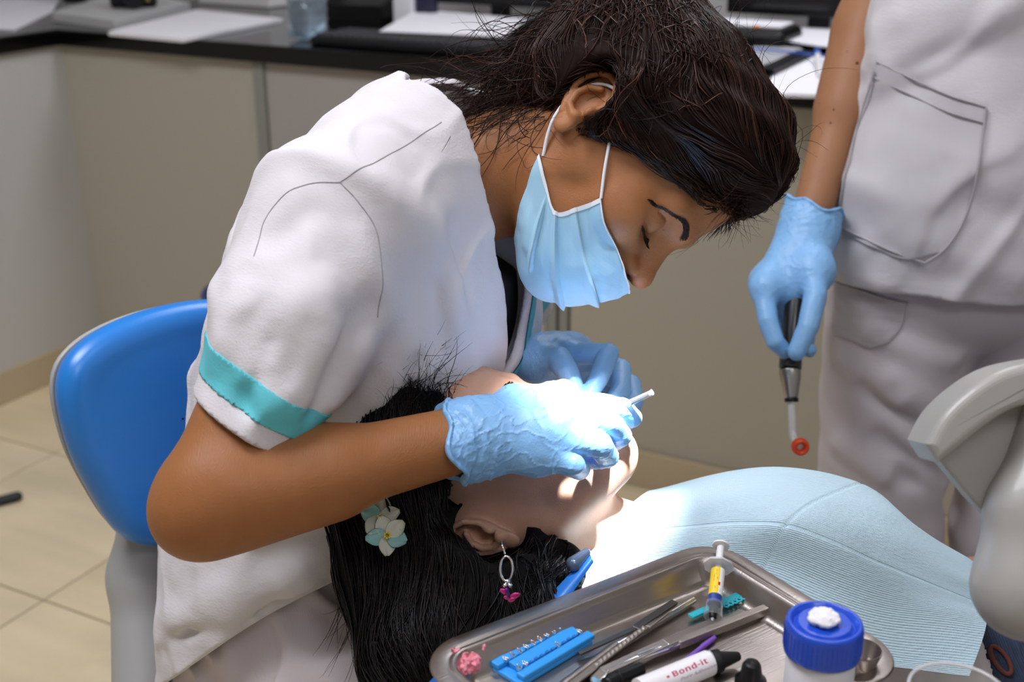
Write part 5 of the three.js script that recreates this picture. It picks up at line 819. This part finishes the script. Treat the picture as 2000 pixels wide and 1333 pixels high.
  { // telephone
    const t = thing('telephone', 'black desk telephone with curled cord next to the water bottle', 'telephone', base(700, 34), ROOM_TURN + 0.2);
    const g = new THREE.ExtrudeGeometry(new THREE.Shape([V(-0.09, 0), V(0.09, 0), V(0.09, 0.07), V(-0.09, 0.03)].map((p) => new THREE.Vector2(p.x, p.y))), { depth: 0.16, bevelEnabled: true, bevelSize: 0.006, bevelThickness: 0.006, bevelSegments: 3 }); g.rotateY(Math.PI / 2); g.translate(-0.06, 0.006, 0); obj('phone_base', g, M.black, t);
    obj('handset', tube([V(-0.075, 0.075, 0.07), V(-0.075, 0.092, 0.03), V(-0.075, 0.098, -0.03), V(-0.075, 0.09, -0.09)], 0.017, 12), M.black, t);
    const coil = []; for (let i = 0; i <= 150; i++) { const s = i / 150, a = s * 60; coil.push(V(-0.10 + 0.012 * Math.cos(a) - s * 0.03, 0.014 + 0.011 * Math.sin(a) + 0.06 * (1 - s) * (1 - s), 0.09 - s * 0.12)); } obj('cord', tube(coil, 0.0022, 5, 450), std([0.09, 0.09, 0.09], 0.4), t); }
  { const t = thing('white_carton', 'small white carton standing beside the telephone', 'box', base(788, 47), ROOM_TURN + 0.1); obj('carton', rbox(0.055, 0.085, 0.04, 0.002, 0, 0.0425, -0.02), M.paper, t); obj('carton_side', rbox(0.05, 0.08, 0.035, 0.006, 0.055, 0.04, -0.025), std([0.02, 0.02, 0.05], 0.4), t); }
  { const mon = (label, px, zr, w, h, turn) => { const o = toRoom(camera.position), d0 = toRoom(at(px, 30, 1)).sub(o), k0 = (zr - o.z) / d0.z, mp = V(o.x + d0.x * k0, CT + 0.0005, zr).applyMatrix4(roomMatrix), t = thing('computer_monitor', label, 'monitor', mp.toArray(), ROOM_TURN + turn, 'monitors on the worktop'); obj('screen', rbox(w, h, 0.03, 0.006, 0, h / 2 + 0.05, -0.02), M.black, t); obj('panel', rbox(w - 0.03, h - 0.03, 0.002, 0.001, 0, h / 2 + 0.05, -0.004), phy([0.006, 0.006, 0.008], 0.12), t); obj('stand', [rbox(0.05, 0.12, 0.02, 0.004, 0, 0.06, -0.05), rbox(0.24, 0.012, 0.16, 0.005, 0, 0.007, -0.03)], M.black, t); };
    mon('black monitor behind the keyboard and dentist head', 960, -0.52, 0.44, 0.32, 0); mon('black monitor between dentist head and assistant arm', 1590, -0.635, 0.42, 0.32, 0); }
  { const t = thing('printer', 'low black printer beside the dentist hair with white tray sheet', 'printer', base(1422, 96), ROOM_TURN); obj('printer_body', rbox(0.26, 0.045, 0.16, 0.018, 0, 0.0235, -0.05, 4), M.black, t); obj('tray_sheet', rbox(0.18, 0.006, 0.10, 0.002, 0.02, 0.0495, -0.06), M.paper, t); obj('orange_tab', rbox(0.012, 0.007, 0.01, 0.002, 0.06, 0.0496, 0.0015), std([0.75, 0.2, 0.03], 0.5), t); }
  slabAt('folder', [[1492, 94], [1520, 86], [1566, 74], [1690, 80], [1680, 118], [1600, 112]], 0.004, M.paper, 'white folder with blue trim behind the assistant forearm', 'folder', 0.02);
  { const g = tube([[1466, 96], [1510, 98], [1560, 104], [1640, 112]].map(([x, y]) => atY(x, y, Y + 0.0215)), 0.0022, 6); tag(obj('blue_edging', g, std([0.04, 0.12, 0.5], 0.5)), 'blue trim strip on the edge of the white folder', 'folder trim'); }
  slabAt('file_tray', [[1440, 150], [1470, 104], [1560, 106], [1580, 118], [1490, 140]], 0.006, std([0.45, 0.45, 0.47], 0.5), 'grey file lying under the blue trimmed folder', 'file', 0.0085);
  slabAt('binder', [[1486, 152], [1555, 116], [1590, 118], [1510, 158]], 0.004, M.black, 'black binder edge between the grey file and lower papers', 'binder', 0.0155);
  slabAt('paper_stack', [[1484, 190], [1520, 140], [1580, 118], [1700, 124], [1690, 196]], 0.008, M.paper, 'papers stacked at the worktop edge left of the assistant arm', 'papers');
  { const a = atY(1602, 148, Y + 0.014), b = atY(1597, 108, Y + 0.026), t = thing('white_marker', 'white marker with blue cap lying across the papers', 'marker'); obj('barrel', barBetween(a, b, 0.0055, 0.0055, 14), M.white, t); obj('marker_cap', barBetween(b.clone().lerp(a, 0.0), b.clone().add(b.clone().sub(a).multiplyScalar(0.25)), 0.006, 0.006, 14), std([0.04, 0.12, 0.5], 0.4), t); }
}
// ================================================================ instrument tray and what lies in it
{
  const RY = 0.757, FLOOR = RY - 0.0175, th = 34 * Math.PI / 180, e1 = V(Math.cos(th), 0, -Math.sin(th)), e2 = V(Math.sin(th), 0, Math.cos(th)), K = V(0.1585, RY, -0.8475);
  const W = 0.272, D = 0.195, cen = K.clone().addScaledVector(e1, -W / 2).addScaledVector(e2, D / 2);
  const ring = (inset, y, N = 16) => { const r = Math.max(0.004, 0.034 - inset), hx = W / 2 - inset, hz = D / 2 - inset, out = []; for (const [sx, sz, a0] of [[1, 1, 0], [-1, 1, 1], [-1, -1, 2], [1, -1, 3]]) for (let i = 0; i <= N; i++) { const a = (a0 + i / N) * Math.PI / 2; out.push(V(sx * (hx - r) + Math.cos(a) * r, y, sz * (hz - r) + Math.sin(a) * r)); } return out; };
  const sweep = (prof, close = true) => { const P = [], I = [], rings = prof.map(([i, y]) => ring(i, y)), n = rings[0].length; rings.forEach((r) => r.forEach((p) => P.push(p.x, p.y, p.z))); for (let k = 0; k + 1 < rings.length; k++) for (let i = 0; i < n; i++) { const a = k * n + i, b = k * n + (i + 1) % n; I.push(a, b, a + n, b, b + n, a + n); } for (const [k, up] of [[rings.length - 1, close]]) if (up) { const c = P.length / 3; P.push(0, prof[k][1], 0); for (let i = 0; i < n; i++) I.push(k * n + i, k * n + (i + 1) % n, c); } return geoOf(P, null, P.reduce((u, v, i) => { if (i % 3 === 0) u.push(P[i] * 3, P[i + 2] * 3); return u; }, []), I); };
  const ty = (g) => g;
  const tray = thing('instrument_tray', 'stainless steel instrument tray with raised rim beside the patient', 'tray', [cen.x, RY, cen.z], th);
  const prof = [[0.030, -0.0195], [0.026, -0.0185], [0.012, -0.003], [0.001, -0.0015], [-0.001, 0.0], [0.0, 0.0014], [0.009, 0.0014], [0.0105, 0.0006], [0.0125, 0.0006], [0.0140, 0.0016], [0.0165, 0.0010], [0.0190, -0.003], [0.0235, -0.0125], [0.0265, -0.0160], [0.031, -0.0175], [0.06, -0.0175]];
  obj('tray_dish', sweep(prof), M.steel, tray);
  { const g = new THREE.Shape(ring(0.0, 0).map((p) => new THREE.Vector2(p.x * 1.0 - 0.0065, p.z))), h = new THREE.ExtrudeGeometry(g, { depth: 0.012, bevelEnabled: true, bevelSize: 0.003, bevelThickness: 0.003, bevelSegments: 3, bevelOffset: -0.003 }); h.rotateX(Math.PI / 2); h.translate(0, -0.0235, 0); h.rotateY(th); h.translate(cen.x, RY, cen.z); obj('tray_plate', h, phy([0.02, 0.13, 0.45], 0.35), UNIT).userData.label = 'blue plate under the tray';
    obj('tray_tube', [barBetween(cen.clone().add(V(0.03, -0.045, 0.03)), V(0.50, 0.66, -0.56), 0.014, 0.014, 14), barBetween(V(0.50, 0.66, -0.56), V(0.76, 0.64, -0.62), 0.014, 0.014, 14)], M.paleGrey, UNIT); }
  const F = (px, py, h = 0) => atY(px, py, FLOOR + h);
  const put = (name, label, cat, p, turn = 0, group) => thing(name, label, cat, [p.x, p.y, p.z], turn, group);
  const aim = (a, b) => Math.atan2(-(b.z - a.z), b.x - a.x);
  // bracket card
  { const a = F(978, 1322, 0), b = F(1117, 1240, 0), L = a.distanceTo(b) * 1.02, t = put('bracket_card', 'bright blue card holding rows of small metal braces brackets', 'bracket card', a.clone().setY(FLOOR), aim(a, b)), bl = std([0.03, 0.32, 0.80], 0.45), dk = std([0.012, 0.15, 0.50], 0.5), w = 0.030;
    obj('card_base', rbox(L, 0.0035, w, 0.001, L / 2, 0.0018, 0.004), bl, t); obj('rail', rbox(L * 0.98, 0.0042, 0.0075, 0.0012, L / 2 - 0.001, 0.0055, 0.004 - w / 2 + 0.005), bl, t); obj('rail', rbox(L * 0.99, 0.0042, 0.0075, 0.0012, L / 2 + 0.003, 0.0055, 0.004 + w / 2 - 0.004), bl, t); obj('centre_strip', rbox(L * 0.86, 0.0044, 0.0112, 0.001, L / 2 + 0.003, 0.0056, 0.0045), bl, t);
    const bg = merge([rbox(0.0028, 0.0016, 0.0030, 0.0004, 0, 0.0008, 0, 1), rbox(0.0009, 0.0018, 0.0034, 0.0003, -0.0010, 0.0022, 0, 1), rbox(0.0009, 0.0018, 0.0034, 0.0003, 0.0010, 0.0022, 0, 1), moveG(new THREE.SphereGeometry(0.0007, 6, 5), 0, 0.003, -0.0022)]);
    for (let i = 0; i < 10; i++) { const m = obj('bracket', bg, M.chrome, t); m.position.set(L * (0.10 + i * 0.092), 0.0070, 0.004 - w / 2 + 0.0085); m.rotation.y = rr(-0.3, 0.3); }
    for (const s of [0.10, 0.18, 0.62, 0.93]) { const m = obj('bracket', bg, M.chrome, t); m.position.set(L * s, 0.0070, 0.004 + w / 2 - 0.0085); m.rotation.y = rr(-0.3, 0.3); }
    for (let i = 0; i < 9; i++) obj('slot', rbox(0.0030, 0.0008, 0.0022, 0.0002, L * (0.26 + i * 0.075), 0.0078, 0.004 + w / 2 - 0.0088 - 0.0004 * (i % 2), 1), dk, t); }
  // pink pellet
  seed(31);
  { const c = F(910, 1296, 0.011), f = (x, y, z) => { let d = ell(c.x, c.y, c.z, 0.0095, 0.006, 0.0085)(x, y, z); d = smin(d, ball(c.clone().add(V(-0.006, 0.004, -0.004)), 0.004)(x, y, z), 0.004); return d - 0.0035 * noise(x * 260, y * 260, z * 260) - 0.0015 * noise(x * 600, y * 600, z * 600); }; tag(obj('pink_pellet', meshField(f, ...boxOf([c], 0.018), 0.0009, { safe: 3 }), std([0.78, 0.25, 0.32], 0.85)), 'crumpled pink pellet in the left corner of the tray', 'pellet');
    const c2 = F(940, 1284, 0.009), f2 = (x, y, z) => cone(c2.clone().add(V(-0.002, -0.002, 0.002)), c2.clone().add(V(0.002, 0.007, -0.002)), 0.0022, 0.0014)(x, y, z) - 0.0012 * noise(x * 500, y * 500, z * 500); tag(obj('pink_pellet', meshField(f2, ...boxOf([c2], 0.014), 0.0008, { safe: 3 }), std([0.78, 0.25, 0.32], 0.85)), 'thin upright pink scrap beside the bigger pellet', 'pellet'); }
  // tweezers with ribbed grip: two arms
  const bar = (a, b, w, h, r = 0.0006) => { const L = a.distanceTo(b), g = rbox(L, h, w, r, L / 2, 0, 0, 2); const d = b.clone().sub(a).normalize(), side = d.clone().cross(V(0, 1, 0)).normalize(), up = side.clone().cross(d); g.applyMatrix4(new THREE.Matrix4().makeBasis(d, up, side).setPosition(a)); return g; };
  { const t = put('tweezers', 'long dark steel tweezers with a ribbed grip lying past the blue card', 'tweezers', V(0, 0, 0)); const a = F(1108, 1345, 0.006), m = F(1262, 1225, 0.007), b = F(1322, 1178, 0.006);
    obj('arm', [bar(a, m, 0.0045, 0.0022), bar(m, b, 0.0065, 0.0022)], M.steel, t); obj('arm', [bar(F(1130, 1278, 0.004), F(1240, 1228, 0.008), 0.004, 0.002), bar(F(1240, 1228, 0.008), F(1318, 1176, 0.0085), 0.006, 0.002)], std([0.16, 0.15, 0.14], 0.35, { metalness: 1 }), t);
    for (let i = 0; i < 13; i++) { const p = a.clone().lerp(m, 0.36 + i * 0.05); obj('rib', moveG(new THREE.SphereGeometry(0.0026, 8, 6).scale(0.7, 0.7, 1.1), p.x, p.y + 0.0006, p.z), M.steel, t); } }
  { const a = F(1085, 1352, 0.004), m = F(1205, 1262, 0.004), b = F(1356, 1172, 0.004), t = put('probe', 'round steel probe with knurled grip beside the ribbed tweezers', 'probe', V(0, 0, 0)); obj('shaft', axial([[0, 0], [0.0026, 0.0006], [0.0028, 0.002], [0.0028, m.distanceTo(b) - 0.001], [0.0022, m.distanceTo(b)], [0, m.distanceTo(b)]], m, b), M.steelBright, t); obj('grip', (() => { const l = a.distanceTo(m), p = [[0, 0]]; for (let i = 0; i <= 60; i++) p.push([0.0034 + (i % 2) * 0.0004, l * i / 60]); p.push([0, l]); return axial(p, a, m, 20); })(), M.steel, t); }
  { const t = put('bracket_tweezers', 'wide flat steel tweezers under the syringe tip', 'tweezers', V(0, 0, 0)); obj('arm', [bar(F(1178, 1312, 0.006), F(1300, 1256, 0.009), 0.0085, 0.0016), bar(F(1300, 1256, 0.009), F(1412, 1208, 0.006), 0.0080, 0.0016)], M.steel, t); obj('arm', bar(F(1186, 1322, 0.003), F(1412, 1210, 0.004), 0.008, 0.0014), M.steel, t); obj('beak', bar(F(1178, 1312, 0.006), F(1160, 1330, 0.003), 0.007, 0.0016), M.steelBright, t); }
  { const t = put('scaler', 'square handled steel scaler with bright round neck lying across the tray', 'scaler', V(0, 0, 0)), a = F(1324, 1258, 0.006), b = F(1514, 1184, 0.005), n1 = F(1243, 1288, 0.006), n0 = F(1192, 1310, 0.005), hk = F(1176, 1334, 0.003); obj('square_handle', bar(a, b, 0.0062, 0.0062, 0.0008), M.steel, t); obj('neck', axial([[0, 0], [0.0034, 0.0005], [0.0036, n1.distanceTo(a) * 0.7], [0.0030, n1.distanceTo(a)], [0, n1.distanceTo(a)]], n1, a), M.chrome, t); obj('shank', axial([[0, 0], [0.0022, 0.0003], [0.0028, n0.distanceTo(n1)], [0, n0.distanceTo(n1)]], n0, n1), M.steelBright, t); obj('hook', tube([n0, n0.clone().lerp(hk, 0.3).add(V(0, 0.002, 0)), hk], 0.0013, 8), M.chrome, t); }
  { const c = F(1180, 1331, 0.002), t = put('mouth_mirror', 'round mouth mirror at the near edge of the tray', 'mirror', c); obj('mirror_rim', lathe([[0, 0], [0.0095, 0], [0.010, 0.0008], [0.0098, 0.0022], [0.0088, 0.0024]], 32), M.steelBright, t); obj('mirror_face', moveG(new THREE.CylinderGeometry(0.0088, 0.0088, 0.0006, 32), 0, 0.0021, 0), std([0.8, 0.85, 0.82], 0.04, { metalness: 1 }), t); }
  { const a = F(1180, 1338, 0.005), b = F(1254, 1306, 0.005), l = a.distanceTo(b); const t = put('black_pen', 'black plastic pen piece lying between the scaler and the white tube', 'pen', V(0, 0, 0)); obj('cap_body', axial([[0, 0], [0.0042, 0.0004], [0.0046, 0.004], [0.0048, l - 0.001], [0.0042, l], [0.0030, l], [0.0030, l - 0.004], [0, l - 0.004]], a, b), M.black, t); obj('cap_ring', axial([[0.0046, 0], [0.0053, 0.0002], [0.0053, 0.002], [0.0046, 0.0022]], a.clone().lerp(b, 0.35), b), M.black, t); }
  { const a = F(1326, 1302, 0.003), m = F(1372, 1264, 0.003), b = F(1397, 1245, 0.003), pm = std([0.20, 0.08, 0.48], 0.4), t = put('microbrush', 'purple plastic applicator stick behind the white tube', 'applicator', V(0, 0, 0)); obj('stick', axial([[0, 0], [0.0017, 0.0003], [0.0017, a.distanceTo(m)], [0.0008, a.distanceTo(m)]], a, m, 12), pm, t); obj('tip_stick', axial([[0.0008, 0], [0.0021, 0.0004], [0.0017, m.distanceTo(b) - 0.001], [0, m.distanceTo(b)]], m, b, 12), pm, t); }
  { // adhesive tube
    const a = F(1248, 1352, 0.008), b = F(1384, 1296, 0.008), c = F(1444, 1282, 0.008), L = a.distanceTo(b), t = put('adhesive_tube', 'white adhesive tube with red lettering and black nozzle cap', 'tube', V(0, 0, 0));
    const cv = document.createElement('canvas'); cv.width = 1024; cv.height = 512; const g = cv.getContext('2d'); g.fillStyle = '#e9e5e6'; g.fillRect(0, 0, 1024, 512); g.fillStyle = '#b5335a'; g.font = 'bold 150px sans-serif'; g.fillText('Bond-it', 400, 250); g.beginPath(); g.arc(345, 205, 22, 0, 7); g.fill(); g.fillStyle = '#8d3a72'; g.font = 'italic 78px serif'; g.fillText('Pure Adhesive', 480, 370); g.fillStyle = '#3c3a86'; g.fillRect(0, 470, 400, 42);
    const tx = new THREE.CanvasTexture(cv); tx.colorSpace = THREE.SRGBColorSpace; const cg = new THREE.CylinderGeometry(0.0088, 0.0088, L, 40, 1, true, 0, Math.PI * 2);
    const d = b.clone().sub(a).normalize(), side = V(0, 1, 0).sub(d.clone().multiplyScalar(d.y)).normalize(), pos = cg.attributes.position, uv = cg.attributes.uv; const toEye = camera.position.clone().sub(a.clone().lerp(b, 0.6)); toEye.addScaledVector(d, -toEye.dot(d)).normalize(); const upv = toEye.clone().cross(d).normalize();
    const P = [], N = [], UV = [], I = []; for (let i = 0; i <= 40; i++) { const w = i / 40 * Math.PI * 2; for (const s of [0, 1]) { const n = toEye.clone().multiplyScalar(Math.cos(w)).addScaledVector(upv, Math.sin(w)), p = (s ? b : a).clone().addScaledVector(n, 0.0088); P.push(p.x, p.y, p.z); N.push(n.x, n.y, n.z); let ww = w > Math.PI ? w - 2 * Math.PI : w; if (i === 40) ww = 0; UV.push(s, 0.5 + clamp(ww / 2.0, -0.5, 0.5)); } } for (let i = 0; i < 40; i++) I.push(2 * i, 2 * i + 1, 2 * i + 2, 2 * i + 1, 2 * i + 3, 2 * i + 2);
    obj('printed_body', geoOf(P, N, UV, I), std(0xffffff, 0.4, { map: tx }), t); obj('shoulder', axial([[0.0088, 0], [0.0082, 0.002], [0, 0.003]], b, c, 30), M.white, t);
    const l2 = b.distanceTo(c); obj('nozzle_cap', axial([[0, 0.001], [0.0078, 0.0012], [0.0078, l2 * 0.36], [0.0060, l2 * 0.40], [0.0032, l2 * 0.96], [0.0026, l2], [0, l2]], b, c, 24), M.blackMatte, t); obj('end_cap', axial([[0, 0], [0.0088, 0.0001]], a, b, 30), M.white, t); }
  { const c = F(1464, 1352, 0), t = put('black_dropper', 'black dropper bottle tip standing at the near edge of the tray', 'bottle', c); obj('dropper', lathe([[0, 0.0], [0.0105, 0], [0.0105, 0.010], [0.0075, 0.0125], [0.0062, 0.021], [0.0045, 0.0235], [0, 0.024]], 28), M.black, t); }
  // syringe
  { const tip = F(1391, 1216, 0.006), topp = atY(1408, 1066, RY + 0.016), ax = topp.clone().sub(tip), L = ax.length(), u = (s) => tip.clone().addScaledVector(ax, s), t = put('syringe', 'small plastic syringe with yellow label leaning on the tray rim', 'syringe', V(0, 0, 0));
    const l = (a, b) => u(a).distanceTo(u(b)), R = 0.0052;
    obj('nozzle', axial([[0, 0], [0.0012, 0.0003], [0.0012, l(0, 0.07)]], u(0), u(0.07), 14), phy([0.85, 0.85, 0.85], 0.2, { transmission: 0.6 }), t);
    obj('black_tip', axial([[0.0012, 0], [0.0028, 0.0004], [0.0036, l(0.05, 0.18)], [0, l(0.05, 0.18)]], u(0.05), u(0.18), 20), M.black, t);
    obj('clear_hood', axial([[0.0066, 0], [0.0068, 0.0005], [0.0062, l(0.06, 0.24)], [0.0055, l(0.06, 0.25)]], u(0.06), u(0.25), 28), phy([0.93, 0.95, 0.98], 0.1, { transmission: 0.9, thickness: 0 }), t);
    const cv = document.createElement('canvas'); cv.width = 512; cv.height = 512; const g = cv.getContext('2d'); g.fillStyle = '#f3cf2c'; g.fillRect(0, 0, 512, 512); g.fillStyle = '#f2f0ee'; g.fillRect(0, 0, 512, 190); g.fillStyle = '#1f3f8f'; g.fillRect(0, 0, 120, 512); g.fillStyle = '#c81f2a'; g.fillRect(240, 150, 50, 60); g.fillStyle = '#4a3a20'; g.font = '38px sans-serif'; g.fillText('10:12', 380, 300); g.fillText('3g', 180, 300); g.fillText('23', 150, 150); g.fillRect(330, 240, 22, 16); g.fillRect(290, 330, 120, 6); g.fillRect(290, 350, 100, 6);
    const tx = new THREE.CanvasTexture(cv); tx.colorSpace = THREE.SRGBColorSpace; const a = u(0.22), b = u(0.66), d = ax.clone().normalize(), toEye = camera.position.clone().sub(a); toEye.addScaledVector(d, -toEye.dot(d)).normalize(); const sd = toEye.clone().cross(d).normalize(), P = [], N = [], UV = [], I = []; for (let i = 0; i <= 36; i++) { const w = (i / 36 - 0.5) * Math.PI * 2; for (const s of [0, 1]) { const n = toEye.clone().multiplyScalar(Math.cos(w)).addScaledVector(sd, Math.sin(w)), p = (s ? b : a).clone().addScaledVector(n, R); P.push(p.x, p.y, p.z); N.push(n.x, n.y, n.z); UV.push(s, clamp(0.5 - w / 2.6, 0, 1)); } } for (let i = 0; i < 36; i++) I.push(2 * i, 2 * i + 1, 2 * i + 2, 2 * i + 1, 2 * i + 3, 2 * i + 2);
    obj('printed_barrel', geoOf(P, N, UV, I), std(0xffffff, 0.35, { map: tx }), t);
    obj('clear_barrel', axial([[R * 0.99, 0], [R * 0.99, l(0.66, 0.80)]], u(0.66), u(0.80), 28), M.clear, t);
    const fl = new THREE.CylinderGeometry(0.0115, 0.0115, 0.0016, 8); fl.applyQuaternion(new THREE.Quaternion().setFromUnitVectors(V(0, 1, 0), d)); fl.translate(...u(0.72).toArray()); obj('finger_flange', fl, phy([0.85, 0.85, 0.87], 0.35, { transmission: 0.45 }), t);
    obj('plunger', [barBetween(u(0.45), u(0.99), 0.0028, 0.0028, 12)], M.white, t); const pd = new THREE.CylinderGeometry(0.0064, 0.0064, 0.0014, 28); pd.applyQuaternion(new THREE.Quaternion().setFromUnitVectors(V(0, 1, 0), d)); pd.translate(...u(1).toArray()); obj('thumb_disc', pd, M.white, t); }
  // ligature stick
  { const a = F(1350, 1209, 0.0025), b = F(1478, 1152, 0.0025), L = a.distanceTo(b), t = put('ligature_stick', 'turquoise plastic stick with a row of tiny rings by the syringe', 'ligature stick', a, aim(a, b)), m = std([0.02, 0.42, 0.50], 0.4); obj('stick', rbox(L, 0.0022, 0.0060, 0.0008, L / 2, 0.0012, -0.001), m, t); const rg = new THREE.TorusGeometry(0.0019, 0.0008, 8, 16); rg.rotateX(Math.PI / 2); for (let i = 0; i < 8; i++) { const r = obj('ring', rg, m, t); r.position.set(L * (0.46 + i * 0.066), 0.0016, 0.0042); } for (let i = 0; i < 5; i++) { const s = obj('stub', rbox(0.0009, 0.0012, 0.0022, 0.0003, 0, 0, 0, 1), m, t); s.position.set(L * (0.36 + i * 0.05), 0.0014, -0.0048); } }
  // jar
  { const p = atY(1611, 1213, 0.802), t = put('jar', 'white plastic jar with blue screw lid standing in the tray', 'jar', V(p.x, FLOOR, p.z)), H = 0.802 - FLOOR, R = 0.0246; obj('jar_body', lathe([[0, 0], [R * 0.86, 0], [R * 0.9, 0.002], [R * 0.9, H - 0.012], [0, H - 0.012]], 48), phy([0.82, 0.82, 0.84], 0.45, { transmission: 0.15 }), t); obj('lid', lathe([[R * 0.90, H - 0.0225], [R * 0.99, H - 0.0225], [R, H - 0.021], [R, H - 0.003], [R * 0.97, H - 0.0006], [R * 0.92, H], [R * 0.84, H - 0.0003], [R * 0.79, H - 0.0035], [R * 0.74, H - 0.0038], [R * 0.70, H - 0.0012], [R * 0.66, H - 0.0006], [0, H - 0.0006]], 56), phy([0.01, 0.07, 0.55], 0.32, { clearcoat: 0.2 }), t);
    for (let i = 0; i < 48; i++) { const a = i / 48 * 6.283; obj('lid_grip', rbox(0.0009, 0.015, 0.0006, 0.0002, Math.cos(a) * R, H - 0.012, Math.sin(a) * R, 1), phy([0.01, 0.07, 0.55], 0.32), t); }
    const c = V(p.x - 0.001, FLOOR + H + 0.003, p.z + 0.001), f = (x, y, z) => ell(c.x, c.y, c.z, 0.0105, 0.0042, 0.0100)(x, y, z) - 0.0020 * noise(x * 220, y * 220, z * 220) - 0.0005 * noise(x * 900, y * 900, z * 900); tag(obj('cotton_ball', meshField((x, y, z) => Math.max(f(x, y, z), FLOOR + H - 0.0004 - y), ...boxOf([c], 0.018), 0.0008, { safe: 3 }), std([0.82, 0.80, 0.81], 0.95)), 'white cotton wad lying on the blue jar lid', 'cotton'); }
  { const p = atY(1684, 1268, FLOOR + 0.03), t = put('steel_dish', 'small steel dish half hidden behind the blue lidded jar', 'dish', V(p.x, FLOOR, p.z)); obj('dish_cup', lathe([[0, 0], [0.010, 0], [0.011, 0.003], [0.0075, 0.010], [0.013, 0.029], [0.0125, 0.030], [0.007, 0.012], [0, 0.011]], 32), M.steel, t); }
  { const p = at(1872, 1352, 0.74), t = put('plastic_cup', 'clear plastic cup at the lower right corner', 'cup', V(p.x, p.y - 0.06, p.z)); obj('cup_wall', lathe([[0, 0.001], [0.021, 0], [0.022, 0.002], [0.0285, 0.060]], 44), phy([0.92, 0.92, 0.92], 0.08, { transmission: 0.85, thickness: 0 }), t); const r = new THREE.TorusGeometry(0.0287, 0.0012, 8, 48); r.rotateX(Math.PI / 2); r.translate(0, 0.060, 0); obj('cup_rim', r, phy([0.92, 0.92, 0.92], 0.1, { transmission: 0.6 }), t);
    const h = thing('cup_shelf', 'grey holder shelf carrying the clear cup', 'shelf', [p.x, 0, p.z]); obj('shelf_plate', moveG(new THREE.CylinderGeometry(0.035, 0.035, 0.006, 32), 0, p.y - 0.0635, 0), M.paleGrey, h); obj('shelf_stem', moveG(new THREE.CylinderGeometry(0.010, 0.010, p.y - 0.066, 16), 0, (p.y - 0.066) / 2, 0), M.paleGrey, h); }
  // thin clear rod held by the dentist
  { const a = DEN.Rq(1196, 803, 0.040), b = DEN.Rq(1276, 766, 0.030), l = a.distanceTo(b), t = put('clear_rod', 'thin clear rod held in the brightly lit glove fingertips', 'rod', V(0, 0, 0)); obj('rod_body', axial([[0, 0], [0.0026, 0.0003], [0.0024, l - 0.0012], [0.0021, l], [0.0012, l], [0.0012, l - 0.004], [0, l - 0.004]], a, b, 20), phy([0.95, 0.97, 1], 0.05, { transmission: 0.95, thickness: 0.004, ior: 1.45 }), t); obj('rod_tip', axial([[0.0021, 0], [0.0027, 0.0004], [0.0027, 0.0014], [0.0021, 0.0018]], b.clone().lerp(a, 0.05), b, 20), phy([0.85, 0.9, 0.95], 0.1, { transmission: 0.8, thickness: 0.002 }), t); }
}
renderer.render(scene, camera);
